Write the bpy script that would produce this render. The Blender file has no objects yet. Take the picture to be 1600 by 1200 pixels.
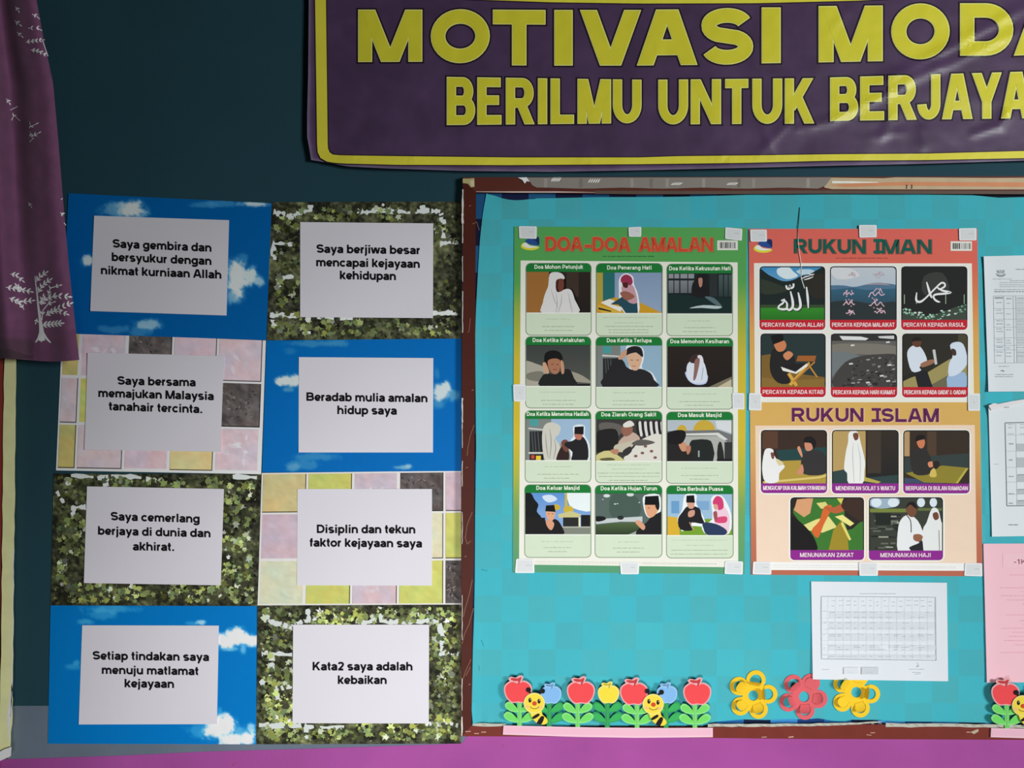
import bpy, math, random
from mathutils import Vector, noise
from mathutils.geometry import tessellate_polygon

SC = bpy.context.scene
COL = SC.collection
R = math.radians

# ---------------------------------------------------------------- camera
CAM_Y, CAM_Z, PITCH, FPX = -1.75, 1.61, R(2.0), 1250.0
cam_data = bpy.data.cameras.new('camera')
cam_data.sensor_width = 36.0
cam_data.lens = 36.0 * FPX / 1600.0
cam = bpy.data.objects.new('camera', cam_data)
cam.location = (0, CAM_Y, CAM_Z)
cam.rotation_euler = (R(90) + PITCH, 0, 0)
COL.objects.link(cam)
SC.camera = cam

# ---------------------------------------------------------------- light: two lamps out of view, placed to fit the wall's brightness
SC.view_settings.view_transform = 'Standard'
SC.view_settings.look = 'None'
SC.view_settings.gamma = 1.0
SC.view_settings.exposure = 0.0
SC.view_settings.use_curve_mapping = False
world = bpy.data.worlds.new('room_ambience')
world.use_nodes = True
world.node_tree.nodes['Background'].inputs[0].default_value = (0.85, 0.92, 1.0, 1)
world.node_tree.nodes['Background'].inputs[1].default_value = 0.015
SC.world = world
def room_light(name, kind, loc, aim, watts, **kw):
    l = bpy.data.lights.new(name, kind); l.energy = watts
    for k, v in kw.items(): setattr(l, k, v)
    o = bpy.data.objects.new(name, l); COL.objects.link(o)
    o.location = loc
    o.rotation_euler = (Vector(aim) - Vector(loc)).to_track_quat('-Z', 'Y').to_euler()
    return o
# unseen lamps added to fit the wall's brightness: area far right, low spot behind
room_light('added_right_area', 'AREA', (3.45, -3.77, 2.01), (3.45, 0, 2.01), 209.0, shape='RECTANGLE', size=1.5, size_y=1.2, color=(.97, 1.0, 1.0))
room_light('added_low_spot', 'SPOT', (-0.14, -2.2, 0.90), (0.007, 0, 0.81), 131.0, spot_size=1.225, spot_blend=1.0, shadow_soft_size=.28, color=(1.0, .985, .99))

# ---------------------------------------------------------------- helpers
CP, SP = math.cos(PITCH), math.sin(PITCH)
def W(px, py, off=0.0):
    """point of the photograph -> point of the room, `off` metres in front of the wall (wall plane y = 0)"""
    u, v = (px - 800.0) / FPX, (600.0 - py) / FPX
    t = (-off - CAM_Y) / (CP - v * SP)
    return Vector((t * u, -off, CAM_Z + t * (SP + v * CP)))
MM = 0.001

def lin(c):
    c = c / 255.0
    return c / 12.92 if c <= 0.04045 else ((c + 0.055) / 1.055) ** 2.4
def E_at(px, py):
    """how strongly the two added lamps light the wall there (for choosing ONE albedo per thing)"""
    far = 1.49 * 2689.0 ** 4 / ((px - 3267) ** 2 + (py - 355) ** 2 + 2689.0 ** 2) ** 2
    v = (px - 700, py - 1150, 1571.0); a = (105, 69, 1571.0)
    d = math.sqrt(sum(k * k for k in v)); c = sum(k * m for k, m in zip(v, a)) / d / math.sqrt(sum(k * k for k in a))
    ca = math.cos(1.225 / 2); t = min(1, max(0, (c - ca) / (1 - ca)))
    return far + .686 * t * t * (3 - 2 * t) * 1571.0 ** 3 / d ** 3 + .01
_memo = {}
def alb(rgb, e):
    k = (rgb, e)
    if k not in _memo: _memo[k] = tuple(min(.9, lin(max(0, c)) / e) for c in rgb)
    return _memo[k]

def smooth_loop(pts, n=3):
    """closed Catmull-Rom through pts"""
    out = []
    N = len(pts)
    for i in range(N):
        p0, p1, p2, p3 = pts[i - 1], pts[i], pts[(i + 1) % N], pts[(i + 2) % N]
        for k in range(n):
            t = k / n
            out.append(tuple(.5 * (2 * p1[a] + (p2[a] - p0[a]) * t + (2 * p0[a] - 5 * p1[a] + 4 * p2[a] - p3[a]) * t * t
                                   + (3 * p1[a] - p0[a] - 3 * p2[a] + p3[a]) * t ** 3) for a in (0, 1)))
    return out
def smooth_open(pts, n=4):
    if len(pts) < 3: return pts
    ext = [pts[0]] + list(pts) + [pts[-1]]
    out = []
    for i in range(1, len(ext) - 2):
        p0, p1, p2, p3 = ext[i - 1:i + 3]
        for k in range(n):
            t = k / n
            out.append(tuple(.5 * (2 * p1[a] + (p2[a] - p0[a]) * t + (2 * p0[a] - 5 * p1[a] + 4 * p2[a] - p3[a]) * t * t
                                   + (3 * p1[a] - p0[a] - 3 * p2[a] + p3[a]) * t ** 3) for a in (0, 1)))
    return out + [tuple(pts[-1])]
def ell(cx, cy, rx, ry, n=20, a0=0, a1=360):
    full = abs(a1 - a0) >= 360
    return [(cx + rx * math.cos(R(a0 + (a1 - a0) * i / (n if full else n - 1))),
             cy + ry * math.sin(R(a0 + (a1 - a0) * i / (n if full else n - 1)))) for i in range(n)]
def rrect(x0, y0, x1, y1, r, n=5):
    o = []
    for cx, cy, a in ((x1 - r, y0 + r, -90), (x1 - r, y1 - r, 0), (x0 + r, y1 - r, 90), (x0 + r, y0 + r, 180)):
        for i in range(n + 1):
            t = R(a + 90 * i / n)
            o.append((cx + r * math.cos(t), cy + r * math.sin(t)))
    return o
def lerp(a, b, t): return a + (b - a) * t
def interp(tab, x):
    if x <= tab[0][0]: return tab[0][1]
    for (x0, y0), (x1, y1) in zip(tab, tab[1:]):
        if x <= x1: return lerp(y0, y1, (x - x0) / (x1 - x0))
    return tab[-1][1]
def interpc(tab, x):
    return tuple(interp([(t, c[k]) for t, c in tab], x) for k in range(3))

def ribbon(pts, w, ext=0.0, closed=False, taper=None):
    """quads of a stroke of width w along pts"""
    pts = [p for i, p in enumerate(pts) if i == 0 or math.hypot(p[0] - pts[i - 1][0], p[1] - pts[i - 1][1]) > 1e-6]
    if ext and not closed:
        def push(a, b):
            d = math.hypot(b[0] - a[0], b[1] - a[1]) or 1
            return (b[0] + (b[0] - a[0]) / d * ext, b[1] + (b[1] - a[1]) / d * ext)
        pts = [push(pts[1], pts[0])] + pts[1:-1] + [push(pts[-2], pts[-1])]
    n = len(pts)
    Ls, Rs = [], []
    for i in range(n):
        a = pts[i - 1] if (i > 0 or closed) else None
        b = pts[(i + 1) % n] if (i < n - 1 or closed) else None
        p = pts[i]
        def nrm(q, r):
            dx, dy = r[0] - q[0], r[1] - q[1]
            d = math.hypot(dx, dy) or 1
            return (-dy / d, dx / d)
        n1 = nrm(a, p) if a else None
        n2 = nrm(p, b) if b else None
        if n1 and n2:
            mx, my = n1[0] + n2[0], n1[1] + n2[1]
            m2 = mx * mx + my * my
            k = min(2.0 / m2, 1.6) if m2 > 1e-6 else 1
            nx, ny = mx * k, my * k
        else:
            nx, ny = n1 or n2
        hw = w / 2 * (taper[i] if taper else 1)
        Ls.append((p[0] + nx * hw, p[1] + ny * hw))
        Rs.append((p[0] - nx * hw, p[1] - ny * hw))
    rng = range(n if closed else n - 1)
    return [[Ls[i], Ls[(i + 1) % n], Rs[(i + 1) % n], Rs[i]] for i in rng]
def clip_y(poly, lo, hi):
    for s, lim in ((1, lo), (-1, -hi)):
        out = []
        for i in range(len(poly)):
            a, b = poly[i - 1], poly[i]
            fa, fb = s * a[1] - lim, s * b[1] - lim
            if (fa >= 0) != (fb >= 0):
                t = fa / (fa - fb)
                out.append((lerp(a[0], b[0], t), lerp(a[1], b[1], t)))
            if fb >= 0: out.append(b)
        poly = out
        if len(poly) < 3: return None
    return poly

class MB:
    """collects the faces of ONE mesh; corners are given as photo points + height above the wall"""
    def __init__(s, e=1.0, base=0.0, surf=None, tr=None):
        s.v, s.c, s.f, s.sm = [], [], [], []
        s.e, s.base, s.surf = e, base, surf
        s.tr = tr or (lambda x, y: (x, y))
    def col(s, rgb): return alb(rgb, s.e)
    def vert(s, x, y, off, rgb):
        px, py = s.tr(x, y)
        o = s.base + off + (s.surf(px, py) if s.surf else 0)
        s.v.append(W(px, py, o)); s.c.append(s.col(rgb))
        return len(s.v) - 1
    def vert3(s, p, rgb):
        s.v.append(Vector(p)); s.c.append(s.col(rgb)); return len(s.v) - 1
    def face(s, idx, smooth=False): s.f.append(tuple(idx)); s.sm.append(smooth)
    def poly(s, pts, rgb, off, sm=0, holes=None, maxlen=0, rgb2=None):
        """flat printed patch; rgb2 = colour at its lower edge"""
        if sm: pts = smooth_loop(pts, sm)
        if len(pts) <= 4 and not holes and not maxlen and rgb2 is None:
            ids = [s.vert(p[0], p[1], off, rgb) for p in pts]
            a, b, c = s.v[ids[0]], s.v[ids[1]], s.v[ids[-1]]
            n = (b - a).cross(c - a).y
            if len(ids) == 4: n += (s.v[ids[2]] - b).cross(s.v[ids[3]] - b).y
            if n: s.face(ids if n < 0 else ids[::-1])
            return
        loops = [pts] + (holes or [])
        allp = [p for l in loops for p in l]
        tris = tessellate_polygon([[Vector((p[0], p[1], 0)) for p in l] for l in loops])
        if maxlen:
            tris = [tuple(allp[i] for i in t) for t in tris]
            done = []
            while tris:
                t = tris.pop()
                ls = [math.hypot(t[i][0] - t[i - 2][0], t[i][1] - t[i - 2][1]) for i in range(3)]
                m = max(ls)
                if m <= maxlen: done.append(t); continue
                i = ls.index(m)
                a, b, c = t[i], t[i - 2], t[i - 1]
                h = ((a[0] + b[0]) / 2, (a[1] + b[1]) / 2)
                tris += [(a, h, c), (h, b, c)]
            for t in done: s._tri([s.vert(p[0], p[1], off, rgb) for p in t])
            return
        ys = [p[1] for p in allp]; y0, y1 = min(ys), max(ys)
        ids = [s.vert(p[0], p[1], off, rgb if rgb2 is None else tuple(lerp(a, b, (p[1] - y0) / (y1 - y0 + 1e-9)) for a, b in zip(rgb, rgb2))) for p in allp]
        for t in tris: s._tri([ids[i] for i in t])
    def _tri(s, t):
        a, b, c = (s.v[i] for i in t)
        n = (b - a).cross(c - a)
        if n.length < 1e-13: return
        s.face(t if n.y < 0 else t[::-1])
    def rect(s, x0, y0, x1, y1, rgb, off, rgb2=None):
        s.poly([(x0, y0), (x1, y0), (x1, y1), (x0, y1)], rgb, off, rgb2=rgb2)
    def stroke(s, pts, w, rgb, off, ext=0, closed=False, taper=None):
        for q in ribbon(pts, w, ext, closed, taper): s.poly(q, rgb, off)
    def slab(s, pts, rgb, off0, off1, sm=0, holes=None, side=None):
        """outline with real thickness"""
        if sm: pts = smooth_loop(pts, sm)
        loops = [pts] + (holes or [])
        s.poly(pts, rgb, off1, holes=holes)
        n0 = len(s.f)
        s.poly(pts, side or rgb, off0, holes=holes)
        for i in range(n0, len(s.f)): s.f[i] = s.f[i][::-1]
        for l in loops:
            a = sum(l[i - 1][0] * l[i][1] - l[i][0] * l[i - 1][1] for i in range(len(l)))
            top = [s.vert(p[0], p[1], off1, side or rgb) for p in l]
            bot = [s.vert(p[0], p[1], off0, side or rgb) for p in l]
            for i in range(len(l)):
                q = (top[i - 1], top[i], bot[i], bot[i - 1])
                s.face(q if (a > 0) == (l is pts) else q[::-1])
    def grid(s, P, nx, ny, cf, off=0.0, thick=0.0, back=None, smooth=True):
        """P(u,v) -> photo point; cf = colour or f(u,v,x,y); thick > 0 closes it into a sheet"""
        ids = []
        for j in range(ny + 1):
            for i in range(nx + 1):
                u, v = i / nx, j / ny
                x, y = P(u, v)
                ids.append(s.vert(x, y, off, cf(u, v, x, y) if callable(cf) else cf))
        st = nx + 1
        for j in range(ny):
            for i in range(nx):
                a = j * st + i
                s.face((ids[a], ids[a + st], ids[a + st + 1], ids[a + 1]), smooth)
        if thick:
            rgb = back or (220, 220, 220)
            bk = []
            for j in range(ny + 1):
                for i in range(nx + 1):
                    x, y = P(i / nx, j / ny)
                    bk.append(s.vert(x, y, off - thick, rgb))
            for j in range(ny):
                for i in range(nx):
                    a = j * st + i
                    s.face((bk[a], bk[a + 1], bk[a + st + 1], bk[a + st]), smooth)
            edge = [(i, 0) for i in range(nx)] + [(nx, j) for j in range(ny)] + [(i, ny) for i in range(nx, 0, -1)] + [(0, j) for j in range(ny, 0, -1)]
            n = len(edge)
            top = []
            for (i, j) in edge:
                x, y = P(i / nx, j / ny); top.append(s.vert(x, y, off, rgb))
            for k in range(n):
                q, p = edge[k - 1], edge[k]
                s.face((top[k - 1], top[k], bk[p[1] * st + p[0]], bk[q[1] * st + q[0]]))
    def build(s, name, mat, parent=None, origin=None):
        if origin is None:
            origin = Vector([(min(p[k] for p in s.v) + max(p[k] for p in s.v)) / 2 for k in range(3)])
        me = bpy.data.meshes.new(name)
        me.from_pydata([p - origin for p in s.v], [], s.f)
        me.polygons.foreach_set('use_smooth', s.sm)
        at = me.color_attributes.new('ink', 'FLOAT_COLOR', 'POINT')
        flat = []
        for c in s.c: flat += [c[0], c[1], c[2], 1.0]
        at.data.foreach_set('color', flat)
        me.materials.append(mat)
        me.update()
        o = bpy.data.objects.new(name, me)
        COL.objects.link(o)
        if parent:
            o.parent = parent
            o.location = origin - world_loc(parent)
        else:
            o.location = origin
        return o
def world_loc(o):
    return o.location + (world_loc(o.parent) if o.parent else Vector())

def thing(name, label, cat, loc, group=None):
    o = bpy.data.objects.new(name, None)
    o.empty_display_size = .02
    COL.objects.link(o); o.location = loc
    return tag(o, label, cat, group)
def tag(o, label, cat, group=None):
    o['label'] = label; o['category'] = cat
    if group: o['group'] = group
    return o

def ink_mat(name, rough=.7, spec=.3, bump=0.0, scale=300.0, tint=0.0, tscale=20.0, sheen=0.0, coat=0.0):
    """printed / painted surface: its colour comes from the 'ink' attribute, grain and wear from noise"""
    m = bpy.data.materials.new(name); m.use_nodes = True
    nt = m.node_tree; b = nt.nodes['Principled BSDF']
    at = nt.nodes.new('ShaderNodeAttribute'); at.attribute_name = 'ink'
    src = at.outputs['Color']
    tc = nt.nodes.new('ShaderNodeTexCoord')
    if tint:
        nz = nt.nodes.new('ShaderNodeTexNoise'); nz.inputs['Scale'].default_value = tscale; nz.inputs['Detail'].default_value = 6
        nt.links.new(tc.outputs['Object'], nz.inputs['Vector'])
        mr = nt.nodes.new('ShaderNodeMapRange')
        mr.inputs[3].default_value = 1 - tint; mr.inputs[4].default_value = 1 + tint
        nt.links.new(nz.outputs['Fac'], mr.inputs[0])
        mx = nt.nodes.new('ShaderNodeVectorMath'); mx.operation = 'SCALE'
        nt.links.new(src, mx.inputs[0]); nt.links.new(mr.outputs[0], mx.inputs['Scale'])
        src = mx.outputs[0]
    nt.links.new(src, b.inputs['Base Color'])
    b.inputs['Roughness'].default_value = rough
    b.inputs['Specular IOR Level'].default_value = spec
    if sheen: b.inputs['Sheen Weight'].default_value = sheen
    if coat:
        b.inputs['Coat Weight'].default_value = coat; b.inputs['Coat Roughness'].default_value = .2
    if bump:
        n2 = nt.nodes.new('ShaderNodeTexNoise'); n2.inputs['Scale'].default_value = scale; n2.inputs['Detail'].default_value = 4
        nt.links.new(tc.outputs['Object'], n2.inputs['Vector'])
        bp = nt.nodes.new('ShaderNodeBump'); bp.inputs['Strength'].default_value = bump; bp.inputs['Distance'].default_value = .001
        nt.links.new(n2.outputs['Fac'], bp.inputs['Height']); nt.links.new(bp.outputs[0], b.inputs['Normal'])
    return m
PAPER = ink_mat('office_paper', .8, .1, .15, 400, .02, 12)
CARD = ink_mat('printed_card', .6, .08, .1, 250, .04, 60)
POSTER = ink_mat('laminated_poster', .6, .06, .05, 200, .03, 40)
VINYL = ink_mat('banner_vinyl', .36, .30, .20, 40, .06, 25)
PAINT = ink_mat('emulsion_paint', .6, .25, .25, 120, .10, 9)
GLOSSPAINT = ink_mat('gloss_paint', .55, .12, .3, 90, .14, 30)
CLOTH = ink_mat('woven_cloth', .9, .1, .4, 900, .08, 40, sheen=.15)
CREPE = ink_mat('backing_paper_finish', .8, .06, .2, 160, .03, 30)
FOAM = ink_mat('craft_foam', .85, .1, .12, 700, .02, 30)

# ---------------------------------------------------------------- lettering: every glyph is a handful of pen strokes (cap height 1)
def arc(cx, cy, rx, ry, a0, a1, n=0):
    n = n or max(4, int(abs(a1 - a0) / 11))
    return [(cx + rx * math.cos(R(a0 + (a1 - a0) * i / n)), cy + ry * math.sin(R(a0 + (a1 - a0) * i / n))) for i in range(n + 1)]
X = .36   # half x-height
G = {
 ' ': (.36, []),
 '.': (.36, [[(.2, 0), (.2, .2)]]),
 "'": (.3, [[(.15, .65), (.15, 1)]]),
 '-': (.46, [[(.06, .36), (.40, .36)]]),
 'a': (.78, [arc(.38, .47, .25, .16, 165, 0) + [(.63, 0)], [(.63, .40), (.36, .37)] + arc(.35, .215, .22, .125, 110, 360) + [(.63, .30)]]),
 'b': (.86, [[(.16, 0), (.16, 1)], arc(.45, X, .28, .27, 0, 360)]),
 'c': (.78, [arc(.42, X, .29, .27, 40, 320)]),
 'd': (.86, [[(.70, 0), (.70, 1)], arc(.41, X, .28, .27, 0, 360)]),
 'e': (.80, [[(.13, X - .02), (.68, X - .02)], arc(.41, X, .28, .27, -5, 320)]),
 'f': (.48, [[(.22, 0), (.22, .78)] + arc(.40, .78, .18, .13, 180, 95), [(.04, .635), (.42, .635)]]),
 'g': (.86, [arc(.41, X, .28, .27, 0, 360), [(.70, .725), (.70, -.02)] + arc(.41, -.02, .29, .17, 0, -160)]),
 'h': (.86, [[(.16, 0), (.16, 1)], arc(.43, .38, .27, .25, 180, 0) + [(.70, 0)]]),
 'i': (.40, [[(.2, 0), (.2, .725)], [(.2, .82), (.2, 1)]]),
 'j': (.37, [[(.18, .725), (.18, -.06)] + arc(.04, -.06, .14, .13, 0, -90), [(.18, .82), (.18, 1)]]),
 'k': (.80, [[(.16, 0), (.16, 1)], [(.24, .28), (.68, .78)], [(.36, .42), (.70, -.04)]]),
 'l': (.40, [[(.2, 0), (.2, 1)]]),
 'm': (1.26, [[(.16, 0), (.16, .725)], arc(.395, .40, .235, .235, 180, 0) + [(.63, 0)], arc(.865, .40, .235, .235, 180, 0) + [(1.10, 0)]]),
 'n': (.86, [[(.16, 0), (.16, .725)], arc(.43, .38, .27, .25, 180, 0) + [(.70, 0)]]),
 'o': (.86, [arc(.43, X, .30, .27, 0, 360)]),
 'p': (.86, [[(.16, -.28), (.16, .725)], arc(.45, X, .28, .27, 0, 360)]),
 'r': (.52, [[(.16, 0), (.16, .725)], arc(.42, .36, .26, .27, 180, 85)]),
 's': (.78, [arc(.38, .515, .24, .125, 25, 180) + arc(.38, .50, .24, .14, 180, 235)[1:] + arc(.40, .215, .24, .14, 55, 0) + arc(.39, .21, .25, .125, 0, -155)[1:]]),
 't': (.48, [[(.22, .95), (.22, .24)] + arc(.38, .24, .16, .15, 180, 275), [(.03, .635), (.43, .635)]]),
 'u': (.86, [[(.70, .725), (.70, 0)], [(.16, .725), (.16, .34)] + arc(.43, .34, .27, .25, 180, 360)]),
 'w': (1.10, [[(.07, .80), (.32, -.08)], [(.30, -.08), (.55, .80)], [(.55, .80), (.80, -.08)], [(.78, -.08), (1.03, .80)]]),
 'y': (.80, [[(.10, .78), (.42, .02)], [(.70, .78), (.42, .02), (.34, -.16)] + arc(.22, -.08, .12, .10, -30, -100)]),
 'z': (.7, [[(.08, .63), (.60, .63)], [(.60, .63), (.10, .1)], [(.08, .1), (.64, .1)]]),
 'A': (1.0, [[(.045, -.16), (.505, 1.16)], [(.955, -.16), (.495, 1.16)], [(.26, .30), (.74, .30)]]),
 'B': (1.0, [[(.14, 0), (.14, 1)], [(.14, .9), (.50, .9)] + arc(.56, .705, .22, .195, 90, -90) + [(.14, .51)], [(.14, .51), (.56, .51)] + arc(.60, .305, .25, .205, 90, -90) + [(.14, .1)]]),
 'C': (1.0, [arc(.52, .5, .40, .40, 38, 322)]),
 'D': (1.0, [[(.14, 0), (.14, 1)], [(.14, .9), (.46, .9)] + arc(.48, .5, .38, .40, 90, -90) + [(.14, .1)]]),
 'E': (.93, [[(.14, 0), (.14, 1)], [(.14, .9), (.84, .9)], [(.14, .52), (.78, .52)], [(.14, .1), (.87, .1)]]),
 'G': (1.08, [arc(.53, .5, .41, .40, 40, 345), [(.56, .43), (.95, .43), (.95, .14)]]),
 'H': (1.0, [[(.14, 0), (.14, 1)], [(.86, 0), (.86, 1)], [(.14, .52), (.86, .52)]]),
 'I': (.40, [[(.2, 0), (.2, 1)]]),
 'J': (.80, [[(.62, 1), (.62, .34)] + arc(.36, .34, .26, .24, 0, -180)]),
 'K': (1.0, [[(.14, 0), (.14, 1)], [(.20, .34), (.90, 1.12)], [(.40, .62), (.92, -.12)]]),
 'L': (.87, [[(.14, 0), (.14, 1)], [(.14, .1), (.84, .1)]]),
 'M': (1.18, [[(.14, 0), (.14, 1)], [(1.04, 0), (1.04, 1)], [(.14, 1.12), (.62, -.16)], [(1.04, 1.12), (.56, -.16)]]),
 'N': (1.02, [[(.14, 0), (.14, 1)], [(.88, 0), (.88, 1)], [(.08, 1.1), (.94, -.1)]]),
 'O': (1.10, [arc(.55, .5, .43, .40, 0, 360, 36)]),
 'P': (.93, [[(.14, 0), (.14, 1)], [(.14, .9), (.52, .9)] + arc(.56, .66, .25, .24, 90, -90) + [(.14, .42)]]),
 'Q': (1.10, [arc(.55, .5, .43, .40, 0, 360, 36), [(.60, .32), (.98, -.02)]]),
 'R': (1.0, [[(.14, 0), (.14, 1)], [(.14, .9), (.54, .9)] + arc(.58, .68, .25, .22, 90, -90) + [(.14, .46)], [(.50, .50), (.92, -.1)]]),
 'S': (.93, [arc(.46, .72, .32, .18, 15, 180) + arc(.46, .70, .32, .19, 180, 240)[1:] + arc(.48, .30, .32, .20, 60, 0) + arc(.47, .29, .33, .19, 0, -165)[1:]]),
 'T': (.87, [[(.435, 0), (.435, 1)], [(.03, .9), (.84, .9)]]),
 'U': (1.0, [[(.14, 1), (.14, .42)] + arc(.5, .42, .36, .32, 180, 360) + [(.86, 1)]]),
 'V': (.96, [[(.035, 1.16), (.50, -.16)], [(.925, 1.16), (.46, -.16)]]),
 'W': (1.34, [[(.06, 1.12), (.38, -.12)], [(.36, -.12), (.67, 1.08)], [(.67, 1.08), (.98, -.12)], [(.96, -.12), (1.28, 1.12)]]),
 'Y': (.96, [[(.48, 0), (.48, .44)], [(.04, 1.1), (.48, .38)], [(.92, 1.1), (.48, .38)]]),
 'Z': (.87, [[(.06, .9), (.80, .9)], [(.74, .9), (.14, .1)], [(.06, .1), (.83, .1)]]),
 '2': (.80, [arc(.40, .70, .27, .20, 165, -20) + [(.56, .48), (.16, .1)], [(.08, .1), (.70, .1)]]),
 '5': (.80, [[(.66, .9), (.22, .9), (.16, .50)] + arc(.38, .34, .29, .24, 130, -160)]),
 '1': (.70, [[(.42, 0), (.42, 1)], [(.42, .92), (.18, .74)]]),
 '&': (1.0, [[(.86, .0), (.32, .66)] + arc(.42, .77, .14, .13, 200, -20) + [(.28, .48)] + arc(.36, .28, .24, .18, 140, 330) + [(.80, .46)]]),
}
def glyph_quads(ch, w, grow=0.0, xs=1.0):
    adv, strokes = G[ch]
    cap = ch.isupper()
    out = []
    def fit(y):
        if not cap or not 0 < y < 1: return y
        return y * w * 5 if y < .1 else (1 - (1 - y) * w * 5 if y > .9 else .5 + (y - .5) * (1 - w) / .8)
    for si, st in enumerate(strokes):
        closed = len(st) > 6 and math.hypot(st[0][0] - st[-1][0], st[0][1] - st[-1][1]) < 1e-4
        pts = [(x * xs, fit(y)) for x, y in (st[:-1] if closed else st)]
        for q in ribbon(pts, w + 2 * grow, grow, closed):
            lo, hi = (0 - grow, 1 + grow) if cap else (-.45, 1 + grow)
            if ch in 'kvwxz': lo, hi = (-grow, (.725 if ch != 'k' else 1) + grow)
            if ch == 'y': hi = .725 + grow
            q = clip_y(q, lo, hi)
            if q: out.append((q, si))
    return out
def text(mb, s, pl, pr, cap, rgb, off, w=.2, capr=None, grow=0.0, maxlen=0, track=0.0):
    """one line of lettering from the left end pl to the right end pr of its baseline"""
    capr = capr or cap
    c_ = (cap + capr) / 2
    W_ = math.hypot(pr[0] - pl[0], pr[1] - pl[1]) / c_
    if s == 'I': w = W_
    def lay(xs, g):
        x = 0; qs = []
        for ch in s:
            for q, si in glyph_quads(ch, w, g, xs): qs.append(([(p[0] + x, p[1]) for p in q], si))
            x += (G[ch][0] + track) * xs
        return qs
    xs = 1.0
    for _ in range(3):
        xx = [p[0] for q, si in lay(xs, 0) for p in q]
        e = max(xx) - min(xx)
        if e - w < 1e-3: break
        xs *= max(.2, (W_ - w) / (e - w))
    xx = [p[0] for q, si in lay(xs, 0) for p in q]; x0, x1 = min(xx), max(xx)
    # pen strokes of one letter cross: each lies a hair over the one before
    for q, si in lay(xs, grow):
        pts = []
        for p in q:
            t = (p[0] - x0) / (x1 - x0)
            pts.append((lerp(pl[0], pr[0], t), lerp(pl[1], pr[1], t) - p[1] * lerp(cap, capr, t)))
        mb.poly(pts, rgb, off + si * (.00004 if maxlen else .000005), maxlen=maxlen)
def scribble(mb, x0, x1, y, h, rgb, off, seed=0, w=1.0, gap=.25, slope=0.0):
    """a line of print too small to read"""
    rng = random.Random(seed); x = x0
    while x < x1 - h:
        L = min(h * rng.uniform(1.2, 4.5), x1 - x)
        n = max(2, int(L / (h * .55)))
        pts = [(x + L * i / n, y + slope * (x - x0) + (h * .30 * (1 if i % 2 else -1)) * rng.uniform(.4, 1)) for i in range(n + 1)]
        mb.stroke(pts, w, rgb, off)
        x += L + h * rng.uniform(.4, 1.0)

# ---------------------------------------------------------------- the room: wall with its paint bands, jamb, floor
def struct(o): o['kind'] = 'structure'; return o
def node_paint(name, rgb, rough=.55, var=.12, scale=3.0, spots=None):
    m = bpy.data.materials.new(name); m.use_nodes = True
    nt = m.node_tree; b = nt.nodes['Principled BSDF']
    tc = nt.nodes.new('ShaderNodeTexCoord')
    nz = nt.nodes.new('ShaderNodeTexNoise'); nz.inputs['Scale'].default_value = scale; nz.inputs['Detail'].default_value = 8
    nt.links.new(tc.outputs['Object'], nz.inputs['Vector'])
    rp = nt.nodes.new('ShaderNodeValToRGB')
    rp.color_ramp.elements[0].position = .3; rp.color_ramp.elements[1].position = .7
    rp.color_ramp.elements[0].color = (*[c * (1 - var) for c in rgb], 1)
    rp.color_ramp.elements[1].color = (*[min(1, c * (1 + var)) for c in rgb], 1)
    nt.links.new(nz.outputs['Fac'], rp.inputs[0])
    out = rp.outputs[0]
    if spots:
        n3 = nt.nodes.new('ShaderNodeTexNoise'); n3.inputs['Scale'].default_value = spots[1]; n3.inputs['Detail'].default_value = 2
        nt.links.new(tc.outputs['Object'], n3.inputs['Vector'])
        mr = nt.nodes.new('ShaderNodeMapRange'); mr.inputs[1].default_value = spots[2]; mr.inputs[2].default_value = spots[2] + .03
        nt.links.new(n3.outputs['Fac'], mr.inputs[0])
        mx = nt.nodes.new('ShaderNodeMix'); mx.data_type = 'RGBA'
        nt.links.new(mr.outputs[0], mx.inputs[0]); nt.links.new(out, mx.inputs[6]); mx.inputs[7].default_value = (*spots[0], 1)
        out = mx.outputs[2]
    nt.links.new(out, b.inputs['Base Color'])
    b.inputs['Roughness'].default_value = rough
    b.inputs['Specular IOR Level'].default_value = .08
    n2 = nt.nodes.new('ShaderNodeTexNoise'); n2.inputs['Scale'].default_value = 90; n2.inputs['Detail'].default_value = 5
    nt.links.new(tc.outputs['Object'], n2.inputs['Vector'])
    bp = nt.nodes.new('ShaderNodeBump'); bp.inputs['Strength'].default_value = .25; bp.inputs['Distance'].default_value = .0015
    nt.links.new(n2.outputs['Fac'], bp.inputs['Height']); nt.links.new(bp.outputs[0], b.inputs['Normal'])
    return m
def box_struct(name, lo, hi, mat):
    v = [(x, y, z) for x in (lo[0], hi[0]) for y in (lo[1], hi[1]) for z in (lo[2], hi[2])]
    f = [(0, 1, 3, 2), (4, 6, 7, 5), (0, 4, 5, 1), (2, 3, 7, 6), (0, 2, 6, 4), (1, 5, 7, 3)]
    me = bpy.data.meshes.new(name)
    me.from_pydata(v, [], f); me.materials.append(mat); me.update()
    o = bpy.data.objects.new(name, me); COL.objects.link(o)
    return struct(o)
TEAL_W = node_paint('dark_teal_wall_paint', (.021, .064, .085), .7, .10, 2.0)
box_struct('wall_back', (-2.6, 0.0, 0.0), (4.4, .15, 3.0), TEAL_W)
box_struct('floor', (-2.6, -4.4, -.10), (4.4, .15, 0.0), node_paint('cement_floor', (.20, .19, .18), .6, .1, 4))

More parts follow.
